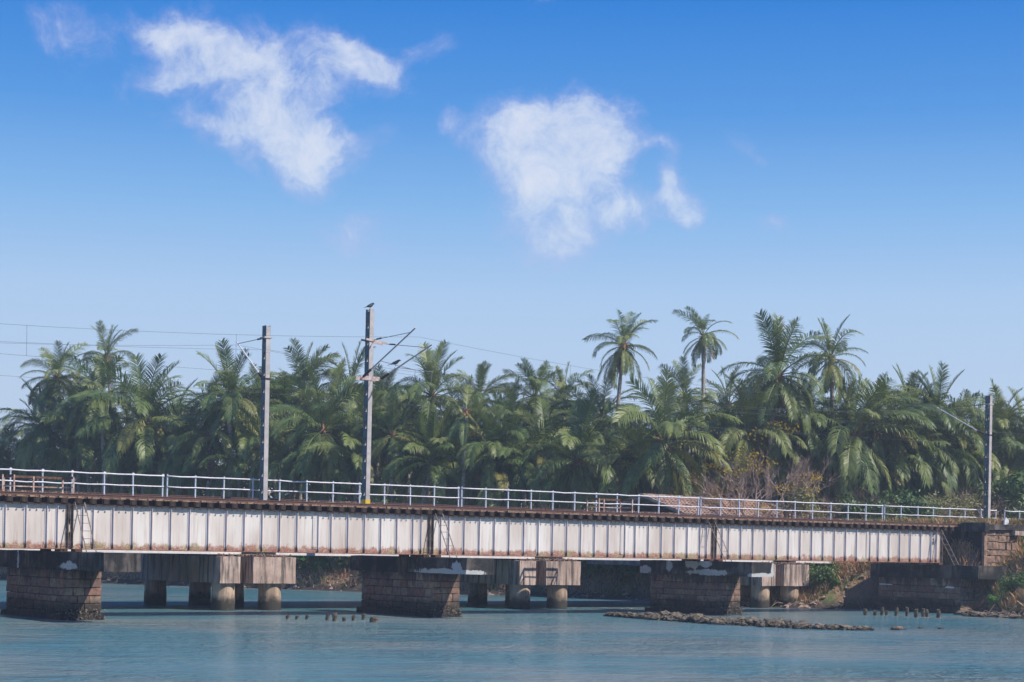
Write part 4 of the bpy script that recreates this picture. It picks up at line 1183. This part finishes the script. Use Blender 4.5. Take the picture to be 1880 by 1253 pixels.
def palm(crown, base, scale, n, seed, label, group=None, dead=1, upk=1.0, old=0.0, nuts=True, cat='palm tree'):
    rn_ = random.Random(seed)
    t_ = empty('coconut_palm', base, label, cat, group)
    cr = crown - base
    # trunk: leaning, slightly curved, flared at the foot, with leaf scar rings
    bow = Vector((rn_.uniform(-1, 1), rn_.uniform(-1, 1), 0)) * min(.9, cr.length * .05)
    pts = []; rs = []
    m_ = 16
    for i in range(m_ + 1):
        f_ = i / m_
        pts.append(Vector((cr.x * f_, cr.y * f_, cr.z * f_)) + bow * math.sin(math.pi * f_) - Vector((0, 0, .4 if i == 0 else 0)))
        rs.append((.13 + .07 * (1 - f_) + .12 * max(0, 1 - f_ * 8)) * (.85 + .15 * scale) * (1.06 if i % 2 else .96))
    put('trunk', MB().tube(pts, rs, 8).mesh('trunk', M_TRUNK, True), t_)
    put('leaf_base', rn_.choice(BOOTS), t_, cr, (0, 0, rn_.uniform(0, 6)), (scale * .9,) * 3)
    if nuts: put('coconut_cluster', rn_.choice(NUTS), t_, cr - Vector((0, 0, .15)), (0, 0, rn_.uniform(0, 6)), (scale,) * 3)
    kinds = []; n = round(n * 1.3)
    share = (('up', .14 * upk), ('high', .20), ('mid', .27), ('low', .23), ('down', .15 + old))
    tot = sum(b for a, b in share)
    for a, b in share: kinds += [a] * max(1, round(n * b / tot))
    kinds += ['yel'] * (1 + (n > 20) + (rn_.random() < .4)) + ['dead'] * (dead + (rn_.random() < .6))
    rn_.shuffle(kinds)
    yaw = rn_.uniform(0, 6.28)
    for i, kd in enumerate(kinds):
        yaw += 2.39996 + rn_.uniform(-.25, .25)
        off = Vector((math.cos(yaw), math.sin(yaw), 0)) * .10
        s2 = scale * (rn_.uniform(.76, .92) if kd == 'up' else rn_.uniform(.68, 1.04))
        put('frond', rn_.choice(FR[kd]), t_, cr + off + Vector((0, 0, {'up': .25, 'high': .15, 'mid': .05, 'low': -.05, 'down': -.2, 'yel': -.1, 'dead': -.3}[kd])),
            (rn_.uniform(-.10, .10), rn_.uniform(-.10, .10), yaw), (s2, s2 * rn_.choice((-1, 1)), s2))
    return t_

GRP_EDGE = 'coconut palms along the front of the grove'
_dm = {}
def dmin(px, v=19.5):
    # nearest distance at which dry ground beyond the far bridge is reached in this direction
    key = (round(px / 6), v)
    if key not in _dm:
        r_ = ray(px, 1000); d = (v - VC) / r_[1]
        while shore_d(UC + r_[0] * d, VC + r_[1] * d) < 3.2 and d < 230: d += .5
        _dm[key] = d
    return _dm[key]
SKYL = [(-60, 800), (45, 785), (60, 700), (120, 650), (300, 690), (350, 650), (480, 650), (510, 635), (690, 650), (760, 690), (840, 680), (940, 690), (960, 665), (1060, 690),
        (1120, 700), (1165, 745), (1205, 745), (1215, 700), (1320, 700), (1350, 670), (1600, 690), (1640, 690), (1760, 700), (1800, 720), (1950, 750)]
def skyl(px):
    for (a, b), (c_, d_) in zip(SKYL, SKYL[1:]):
        if a <= px <= c_: return b + (d_ - b) * (px - a) / (c_ - a)
    return 800
def P(px, py, d, base_px=None, **k):
    crown = atd(px, py, d)
    bx = base_px if base_px is not None else px + random.Random(px).uniform(-18, 18)
    b_ = atd(bx, 900, d); b_.z = land_z(b_.x, b_.y)
    return crown, b_
MAIN = [ # crown px, crown py, distance, scale, fronds, base px, label, dead, upright factor
    (1145, 635, 138, 0.74, 20, 1137, 'tall palm left of the sky gap, bare trunk showing, dead fronds hanging right', 2, 1.2, .25),
    (1291, 617, 142, 0.6, 17, 1262, 'tallest slender palm, small crown on long thin bare trunk', 3, 1.1, .2),
    (1430, 690, 132, 1.08, 24, 1415, 'tall palm with orange flower stalks left of the twin tall crowns', 1, 1.4, .1),
    (1525, 658, 134, 0.78, 22, 1500, 'tall palm with leaning pale trunk and drooping brown fronds', 2, 1.3, .2),
    (1568, 800, 114, 1.05, 27, 1575, 'big low palm above the handrail with thick skirt of dead brown fronds', 4, .9, .35),
    (1704, 838, 118, 1.05, 25, 1690, 'low palm left of the right hand mast with long arching fronds', 1, 1.0, .2),
    (1218, 815, 116, 1.1, 22, 1212, 'big palm with wide yellow green drooping fronds before the tiled roof', 2, .8, .3),
    (1060, 848, 118, 1.1, 24, 1058, 'low palm with clustered nuts and long upright fronds left of the tiled roof', 1, 1.6, .2),
    (1835, 850, 126, 1.0, 22, 1840, 'palm with reddish flower stalks just right of the right hand mast', 1, 1.2, .1),
    (265, 778, 134, 1.25, 26, 275, 'broad front palm with one reddish hanging frond, upper left of the second pier', 1, 1.2, .2),
    (84, 785, 136, 1.05, 24, 80, 'front palm near the left edge with orange flower stalks', 1, 1.2, .15),
    (592, 792, 128, 1.1, 24, 575, 'front palm between the two tall masts with fronds spread like a star', 1, 1.0, .25),
    (793, 728, 138, 1.0, 22, 790, 'upright palm with long spear fronds right of the taller mast arms', 0, 1.8, .0),
    (793, 852, 124, .95, 22, 780, 'low palm over the handrail right of the taller mast', 1, 1.3, .1),
    (422, 735, 142, 1.05, 24, 428, 'tall bushy palm just left of the left hand mast', 1, 1.3, .1),
    (385, 800, 136, .9, 20, 352, 'mid height palm with yellowed fronds left of the left hand mast', 1, 1.0, .2),
    (900, 825, 128, .85, 20, 905, 'palm with pale orange flower stalk right of the bare leaning trunk', 1, 1.2, .2),
    (856, 757, 130, .62, 8, 848, 'thin bare trunked palm with only a few ragged fronds', 0, .5, .2),
    (195, 658, 160, .72, 16, 200, 'highest palm crown at the left end of the grove', 0, 1.6, .0),
    (104, 694, 152, 0.82, 20, 110, 'dark palm crown leaning left at the left end of the grove', 0, 1.3, .1),
    (185, 730, 146, 1.0, 24, 190, 'dense palm crown below the highest left crown', 1, 1.1, .1),
    (555, 716, 150, 1.0, 24, 560, 'round full palm crown just right of the left hand mast', 1, 1.3, .1),
    (645, 712, 152, .9, 22, 650, 'round palm crown just left of the taller mast', 0, 1.3, .1),
    (880, 735, 150, .8, 20, 884, 'small palm crown standing up between two dips of the skyline', 0, 1.6, .0),
    (982, 732, 146, .82, 20, 980, 'left crown of a close pair left of the tall gap palm', 0, 1.5, .0),
    (1035, 737, 150, .76, 20, 1038, 'right crown of a close pair left of the tall gap palm', 0, 1.3, .0),
    (1105, 765, 140, .9, 20, 1108, 'bowed palm crown directly below the tall gap palm', 0, 1.1, .1),
    (1220, 767, 138, .8, 18, 1224, 'palm crown between the two tallest palms, left', 0, 1.6, .0),
    (1258, 727, 146, .72, 16, 1256, 'pale palm crown between the two tallest palms, right', 0, 1.6, .0),
    (1338, 744, 146, .74, 18, 1340, 'dark palm crown right of the slender tallest trunk', 0, 1.3, .1),
    (1605, 790, 130, .95, 22, 1610, 'feathery palm crown right of the leaning pale trunk', 0, 1.3, .1),
    (1668, 760, 140, .88, 20, 1670, 'palm crown with wind swept top right of the high group', 0, 1.3, .1),
    (1722, 768, 136, .98, 22, 1712, 'palm with one tall dark upright frond left of the right hand mast', 0, 1.9, .0),
    (1782, 789, 144, .78, 18, 1784, 'smaller palm crown behind the tip of the right mast arm', 0, 1.1, .1),
    (1838, 783, 138, .82, 20, 1840, 'palm crown rising behind the top of the right hand mast', 0, 1.4, .1),
    (2, 815, 150, 0.6, 20, 0, 'palm crown cut by the left edge of the photo', 0, .9, .2),
    (1878, 800, 138, .9, 20, 1880, 'palm crown cut by the right edge of the photo', 0, .9, .2),
]
for i, (px, py, d, sc_, n, bpx, lab, dead, upk, old) in enumerate(MAIN):
    dn = max(d, dmin(px) + 1.2); cr_, b_ = P(px, py, dn, bpx)
    palm(cr_, b_, sc_ * dn / d, n, 100 + i, lab, GRP_EDGE, dead, upk, old)
FILL = [(40, 850, 142), (145, 740, 150), (150, 800, 144), (210, 830, 140), (235, 735, 152), (320, 745, 150), (335, 820, 140), (350, 860, 134), (465, 745, 146), (470, 815, 140), (440, 860, 132),
        (520, 755, 146), (530, 845, 134), (610, 735, 148), (660, 770, 142), (660, 850, 132), (705, 745, 148), (720, 800, 136), (745, 760, 146), (760, 805, 140), (840, 725, 150), (860, 800, 140), (850, 850, 134),
        (930, 745, 146), (950, 790, 140), (1005, 770, 142), (1000, 830, 134), (1085, 785, 138), (1150, 760, 140), (1160, 800, 134), (1185, 745, 144), (1260, 775, 132), (1310, 770, 138), (1370, 755, 138), (1385, 730, 144), (1370, 800, 132),
        (1470, 770, 132), (1480, 725, 138), (1500, 830, 124), (1560, 735, 138), (1640, 800, 122), (1640, 760, 132), (1660, 850, 122), (1690, 775, 132), (1755, 790, 132), (1770, 850, 128), (1620, 865, 116), (1800, 800, 136),
        (280, 700, 158), (70, 740, 150), (130, 850, 138), (490, 700, 156), (590, 850, 130), (700, 700, 158), (910, 870, 132), (1740, 720, 150), (15, 870, 138), (280, 860, 134), (760, 705, 152), (1425, 800, 132),
        (20, 840, 155), (-30, 830, 148), (1900, 840, 132), (1540, 790, 132), (1860, 745, 146), (380, 700, 158), (1185, 870, 126), (1130, 850, 130), (960, 850, 132)]
rn = random.Random(404)
for i in range(34):
    px = -10 + 1900 * (i + rn.random()) / 34
    if 1160 < px < 1215: continue
    FILL.append((int(px), int(skyl(px) + rn.uniform(108, 165)), 158 if px < 600 else 150))
for i, (px, py, d) in enumerate(FILL):
    dn = max(d, dmin(px) + (6 if 1385 < px < 1560 or 815 < px < 875 else 2)); cr_, b_ = P(px, max(py, skyl(px) + 98), dn)
    palm(cr_, b_, random.Random(i).uniform(.78, 1.0) * dn / d, 18, 300 + i, 'coconut palm crowded among its neighbours in the thick of the grove',
         'palms crowded in the thick of the grove', i % 2, 1.1, .1, nuts=(i % 3 == 0))

# ---------------------------------------------------------------- shrubs and trees
def foliage_mesh(name, seed, mat, n=2300, leaf=.16, flat=.8, lumps=11, low=0.05):
    rn_ = random.Random(seed); mb_ = MB()
    cs = []
    for _ in range(lumps):
        a = rn_.uniform(0, 6.28); r_ = rn_.uniform(.1, .72)
        cs.append((Vector((math.cos(a) * r_, math.sin(a) * r_, low + rn_.uniform(.18, 1.05) * flat)), rn_.uniform(.22, .46)))
    for _ in range(n):
        c_, r_ = rn_.choice(cs)
        d_ = Vector((rn_.gauss(0, 1), rn_.gauss(0, 1), rn_.gauss(0, .8))).normalized()
        p_ = c_ + d_ * r_ * (rn_.random() ** .35) * rn_.uniform(.8, 1.12)
        if p_.z < 0: continue
        nrm = (d_ + Vector((rn_.uniform(-.9, .9), rn_.uniform(-.9, .9), rn_.uniform(-.3, 1.0)))).normalized()
        a = nrm.cross(Vector((rn_.uniform(-1, 1), rn_.uniform(-1, 1), rn_.uniform(-1, 1)))).normalized(); b_ = nrm.cross(a)
        l_ = leaf * rn_.uniform(.6, 1.3); w_ = l_ * .42
        k = len(mb_.v)
        mb_.v += [tuple(p_ - a * l_ * .5), tuple(p_ + b_ * w_ * .5), tuple(p_ + a * l_ * .5), tuple(p_ - b_ * w_ * .5)]
        mb_.f.append((k, k+1, k+2, k+3))
    return mb_.mesh(name, mat)
def stem_mesh(name, seed, mat, n=7, spread=.55, twigs=0):
    rn_ = random.Random(seed); mb_ = MB()
    def grow(p_, d_, l_, r_, lev):
        q_ = p_ + d_ * l_ * .5 + Vector((rn_.uniform(-.1, .1), rn_.uniform(-.1, .1), rn_.uniform(-.05, .1))) * l_; e_ = q_ + (d_ + Vector((rn_.uniform(-.4, .4), rn_.uniform(-.4, .4), rn_.uniform(-.2, .3)))).normalized() * l_ * .5
        mb_.tube([p_, q_, e_], [r_, r_ * .75, r_ * .5], 4, cap=False)
        if lev > 0:
            for _ in range(3 if lev > 1 else 4):
                nd = (d_ + Vector((rn_.uniform(-1, 1), rn_.uniform(-1, 1), rn_.uniform(-.4, .9))) * .9).normalized()
                grow(q_.lerp(e_, rn_.random()), nd, l_ * rn_.uniform(.5, .8), r_ * .5, lev - 1)
    for i in range(n):
        a = rn_.uniform(0, 6.28)
        grow(Vector((math.cos(a) * .06, math.sin(a) * .06, -.05)), Vector((math.cos(a) * spread, math.sin(a) * spread, 1)).normalized(), rn_.uniform(.4, .6), .02 if not twigs else .022, twigs or 1)
    return mb_.mesh(name, mat)
SH = {'green': ([foliage_mesh('foliage', 1 + i, M_SHRUB, leaf=.13) for i in range(3)], [stem_mesh('stem', i, M_TWIG) for i in range(2)]),
      'bright': ([foliage_mesh('foliage', 11 + i, M_SHRUBG, leaf=.12) for i in range(2)], [stem_mesh('stem', i + 4, M_TWIG) for i in range(2)]),
      'olive': ([foliage_mesh('foliage', 21 + i, M_OLIVE, n=1800, leaf=.10) for i in range(2)], [stem_mesh('stem', i + 8, M_TWIG) for i in range(2)]),
      'dry': ([foliage_mesh('foliage', 31 + i, M_DRYLEAF, n=420, leaf=.07) for i in range(2)], [stem_mesh('stem', 12 + i, M_TWIG, 6, .7, 3) for i in range(2)])}
def shrub(u, v, r_, kind, seed, label, group=None, hz=1.0, zoff=0.0):
    rn_ = random.Random(seed)
    t_ = empty('shrub' if kind != 'dry' else 'dry_shrub', (u, v, land_z(u, v) - .05 + zoff), label, 'shrub', group)
    fm, sm_ = SH[kind]
    yw = rn_.uniform(0, 6.28)
    put('foliage', rn_.choice(fm), t_, (0, 0, 0), (0, 0, yw), (r_, r_ * rn_.uniform(.85, 1.15), r_ * hz))
    put('stem', rn_.choice(sm_), t_, (0, 0, 0), (0, 0, yw), (r_, r_, r_ * hz))
def SP(px, d, far=False):
    if far: d = max(d, dmin(px, 16.5))
    q_ = atd(px, 1000, d); return q_.x, q_.y
NAMED = [(860, 130, 3.4, 'bright', 1.0, 'bright green shrub directly right of the foot of the thin bare trunk'),
         (935, 130, 3.0, 'bright', 1.1, 'bright green shrub behind the handrail in the middle of the photo'),
         (385, 132, 3.2, 'bright', .9, 'bright low shrub behind the handrail far left of the left hand mast'),
         (470, 132, 2.8, 'bright', 1.0, 'green shrub directly behind the left hand mast'),
         (620, 132, 3.0, 'olive', 1.0, 'olive shrub behind the handrail left of the taller mast'),
         (705, 132, 3.0, 'bright', .9, 'green shrub behind the handrail right of the taller mast'),
         (1010, 128, 2.8, 'olive', .9, 'olive shrub behind the handrail at the low nut palm'),
         (1180, 128, 3.0, 'bright', 1.2, 'leafy green shrub left above the tiled roof'),
         (1140, 128, 3.8, 'bright', 1.25, 'bright green tree between the nut palm and the yellow green palm'),
         (905, 126, 3.6, 'bright', .9, 'spreading green shrub behind the handrail below the flower stalk palm'),
         (965, 128, 3.2, 'green', 1.0, 'dark green shrub left of the low nut palm'),
         (1850, 122, 4.2, 'green', .95, 'big round shrub right of the right hand mast'),
         (1745, 120, 2.6, 'olive', .9, 'dusty shrub behind the handrail left of the right hand mast'),
         (505, 130, 2.8, 'olive', .9, 'pale shrub behind the handrail between the two tall masts'),
         (420, 132, 3.0, 'bright', .9, 'green shrub behind the handrail left of the left hand mast'),
         (1270, 136, 4.2, 'olive', 1.25, 'olive thicket above the left end of the tiled roof'),
         (1330, 138, 4.4, 'dry', 1.2, 'leafless twiggy thicket above the tiled roof'),
         (1300, 137, 4.6, 'dry', 1.5, 'tall brown thicket directly above the middle of the tiled roof'),
         (1375, 137, 4.6, 'olive', 1.5, 'olive thicket behind the tree with yellow leaves'),
         (1440, 139, 4.6, 'dry', 1.5, 'reddish brown thicket right of the tree with yellow leaves'),
         (1480, 139, 4.0, 'green', 1.3, 'dark thicket left of the palm with the dead frond skirt'),
         (1660, 126, 2.6, 'green', .8, 'low green shrub under the long arching palm')]
for i, (px, d, r_, kd, hz, lab) in enumerate(NAMED):
    u, v = SP(px, d, True); shrub(u, v, r_, kd, i, lab, None, hz)
rn = random.Random(61)
for i in range(64):
    px = -20 + 1930 * (i + rn.random()) / 64
    base_d = 147 if px < 250 else 140 if px < 500 else 136 if px < 1000 else 130 if px < 1300 else 126
    if 1180 < px < 1440: base_d = 142
    u, v = SP(px, base_d + rn.uniform(-5, 8), True)
    kd = rn.choice(('green', 'green', 'olive', 'bright', 'dry') if px < 1250 else ('olive', 'olive', 'dry', 'dry', 'green') if px < 1520 else ('green', 'olive', 'dry', 'olive', 'dry'))
    shrub(u, v, rn.uniform(2.4, 3.9) * (.8 if px > 1520 else 1), kd, 500 + i, 'tangled shrub in the undergrowth between the palm trunks', 'undergrowth shrubs between the palm trunks', rn.uniform(.8, 1.25))
# under-bridge bank shrubs
for i, (px, d, r_, kd, lab) in enumerate([(612, 138.5, 1.9, 'olive', 'leafy shrub on the bank seen under the girder left of the middle pier'),
    (655, 139, 1.4, 'green', 'dark shrub touching the left side of the middle pier cap'), (1150, 131, 1.4, 'dry', 'dry brown scrub on the bank left of the reef pier'),
    (1100, 132, 1.6, 'dry', 'dry brown scrub on the bank right of the far concrete pier'), (1505, 112, 1.5, 'green', 'dark leafy shrub right of the last far concrete pier'),
    (1530, 114, 1.4, 'olive', 'olive shrub on the slope left of the abutment'), (1490, 114, 1.6, 'green', 'bush behind the last far concrete pier'),
    (1065, 133, 1.4, 'olive', 'small shrub just beside the concrete pier right of the middle pier')]):
    u, v = SP(px, d)
    while shore_d(u, v) < 1.6 and d < 200:
        d += .4; u, v = SP(px, d)
    shrub(u, v, r_, kd, 700 + i, lab)
# right bank foreground bushes
for i, (u, v, r_, kd, lab) in enumerate([(52.8, -6.0, 1.25, 'green', 'green bush at the foot of the abutment wing wall'), (52.5, -9.2, 1.5, 'dry', 'bare twiggy bush above the boulders at the right edge'),
    (56.5, -7.0, 1.8, 'green', 'dark green bush beside the sunlit abutment blocks'), (58.5, -4.6, 1.9, 'green', 'leafy bush at the top of the right bank behind the wing wall'),
    (54.5, -11.0, 1.7, 'green', 'bush at the right edge of the photo just above the water'), (55.0, -4.4, .9, 'dry', 'dry twigs against the abutment blocks'),
    (51.6, -7.6, .9, 'dry', 'small dry bush overhanging the boulders'), (60.5, -1.2, 1.3, 'olive', 'straw coloured bush on the embankment by the right mast'),
    (59.5, -2.6, .7, 'bright', 'fresh green tuft growing on the abutment coping'), (52.9, -4.3, .75, 'bright', 'small bright bush against the foot of the wing wall')]):
    shrub(u, v, r_, kd, 800 + i, lab)

# dry tree with yellow leaves
def dry_tree(px, d, r_, seed, label):
    u, v = SP(px, d)
    t_ = empty('dry_tree', (u, v, land_z(u, v)), label, 'tree')
    put('branches', stem_mesh('branches', seed, M_TWIG, 4, .5, 4), t_, scale=(r_, r_, r_))
    mb_ = MB(); rn_ = random.Random(seed)
    for _ in range(9):
        a = rn_.uniform(0, 6.28); c_ = Vector((math.cos(a) * rn_.uniform(.1, .6), math.sin(a) * rn_.uniform(.1, .6), rn_.uniform(.45, 1.35))) * r_
        for _ in range(34):
            p_ = c_ + Vector((rn_.gauss(0, .3), rn_.gauss(0, .3), rn_.gauss(0, .2)))
            a_ = Vector((rn_.uniform(-1, 1), rn_.uniform(-1, 1), rn_.uniform(-1, 1))).normalized(); b_ = a_.cross(Vector((rn_.uniform(-1, 1), 0.3, 1))).normalized()
            k = len(mb_.v); mb_.v += [tuple(p_ - a_ * .10), tuple(p_ + b_ * .05), tuple(p_ + a_ * .10), tuple(p_ - b_ * .05)]; mb_.f.append((k, k+1, k+2, k+3))
    put('yellow_leaves', mb_.mesh('yellow_leaves', M_YLEAF), t_)
dry_tree(1390, 122, 5.6, 5, 'half bare tree with scattered yellow leaves before the tiled roof')
dry_tree(1345, 126, 4.8, 9, 'thin bare tree with a few yellow leaves over the tiled roof')
dry_tree(1440, 125, 5.2, 14, 'bare reddish tree beside the trunk of the tall flowering palm')
dry_tree(1265, 126, 4.4, 23, 'small twiggy tree at the left end of the tiled roof')

# the wood behind, seen only as a dark mass between the trunks
mb = MB(); rn = random.Random(91)
for _ in range(52000):
    lt = rn.uniform(-62, 62); d = 166 + rn.uniform(-6, 8)
    q_ = Vector((UC, VC, 0)) + right * lt + fwd * d
    top_ = 12.0 + 1.2 * math.sin(lt * .31) + .9 * math.sin(lt * .83 + 1)
    if lt < -41: top_ -= 3.0
    z_ = 2.0 + (top_ - 2.0) * rn.random() ** .8
    a = Vector((rn.uniform(-1, 1), rn.uniform(-1, 1), rn.uniform(-1, 1))).normalized(); b_ = a.cross(Vector((rn.uniform(-1, 1), .4, 1))).normalized()
    l_ = rn.uniform(.3, .7); p_ = Vector((q_.x, q_.y, z_)); k = len(mb.v)
    mb.v += [tuple(p_ - a * l_), tuple(p_ + b_ * l_ * .4), tuple(p_ + a * l_), tuple(p_ - b_ * l_ * .4)]; mb.f.append((k, k+1, k+2, k+3))
tag(mb.build('far_wood', M_OLIVE), 'dark far wood showing between the palm trunks', 'wood', kind='stuff')

# ground cover: grass and litter on the bank
def blades(name, n, place, mat, h0, h1, wd, label, parent=None):
    rn_ = random.Random(len(name) + n); mb_ = MB(); k = 0
    while k < n:
        q_ = place(rn_)
        if q_ is None: continue
        k += 1
        u, v, z = q_; h_ = rn_.uniform(h0, h1); a = rn_.uniform(0, 6.28); lx, ly = rn_.gauss(0, .35) * h_, rn_.gauss(0, .35) * h_
        dx, dy = math.cos(a) * wd, math.sin(a) * wd; i = len(mb_.v)
        mb_.v += [(u - dx, v - dy, z - .03), (u + dx, v + dy, z - .03), (u + lx * .5 + dx * .6, v + ly * .5 + dy * .6, z + h_ * .65), (u + lx, v + ly, z + h_)]
        mb_.f += [(i, i+1, i+2), (i, i+2, i+3)]
    o_ = mb_.build(name, mat); tag(o_, label, 'grass', kind='stuff'); return o_
def bank_place(dmin, dmax):
    segs = [(a, b) for a, b in zip(SHORE, SHORE[1:]) if -15 < b[1] < 110 and -15 < a[1] < 130]
    def f(rn_):
        (a, b) = rn_.choice(segs); t_ = rn_.random(); u = a[0] + (b[0]-a[0]) * t_ + rn_.uniform(0, dmax); v = a[1] + (b[1]-a[1]) * t_ + rn_.uniform(-3, 3)
        d = shore_d(u, v)
        if d < dmin or d > dmax: return None
        if wob(u * .7, v * .7) < -.25: return None
        return u, v, land_z(u, v)
    return f
blades('dry_grass', 42000, bank_place(0.8, 8), M_GRASSD, .12, .6, .03, 'dry brown grass and litter on the far bank')
blades('bank_grass', 26000, bank_place(2.2, 12), M_GRASSG, .15, .6, .022, 'green grass growing on the far bank')
mb = MB(); rn = random.Random(53); bp = bank_place(.1, 7)
k = 0
while k < 5200:
    q_ = bp(rn)
    if q_ is None: continue
    k += 1; u, v, z = q_
    if rn.random() < .55: lump(mb, (u, v, z + .02), rn.uniform(.04, .22) * (1.3 if z < .8 else .7), rn, .6)
    else:
        a = rn.uniform(0, 6.28); ln = rn.uniform(.3, 1.6); e_ = (u + math.cos(a) * ln, v + math.sin(a) * ln)
        mb.tube([(u, v, z + .04), ((u + e_[0]) / 2, (v + e_[1]) / 2, z + rn.uniform(.05, .3)), (*e_, land_z(*e_) + rn.uniform(.0, .35))], [.02, .016, .008], 3, cap=False)
tag(mb.build('bank_litter', M_TWIG), 'fallen sticks, stones and litter scattered over the muddy far bank', 'litter', kind='stuff')
def slope_place(rn_):
    u = rn_.uniform(48.0, 62); v = rn_.uniform(-8, 26)
    if shore_d(u, v) < .6 or (-2.3 < v < 5 and u < 58.2): return None
    return u, v, land_z(u, v)
blades('slope_grass', 26000, slope_place, M_GRASSG, .12, .5, .02, 'green grass on the slope beside the abutment')
blades('straw', 20000, lambda r_: (lambda q_: q_ if q_ and (q_[2] > 2.3) else None)(slope_place(r_)), M_GRASSD, .15, .5, .02, 'orange straw on top of the embankment slope')

# ---------------------------------------------------------------- haze
mh = bpy.data.materials.new('haze_air'); mh.use_nodes = True
nt = NT(mh.node_tree)
pv = nt.n('ShaderNodeVolumePrincipled')
pv.inputs['Color'].default_value = (0.72, 0.86, 1.0, 1)
pv.inputs['Density'].default_value = 0.0007
pv.inputs['Anisotropy'].default_value = 0.2
nt.l(pv.outputs[0], nt.n('ShaderNodeOutputMaterial').inputs['Volume'])
tag(MB().box((-385, -465, -2.7), (465, 465, 32)).build('haze', mh), 'thin bluish haze in the air', kind='stuff')
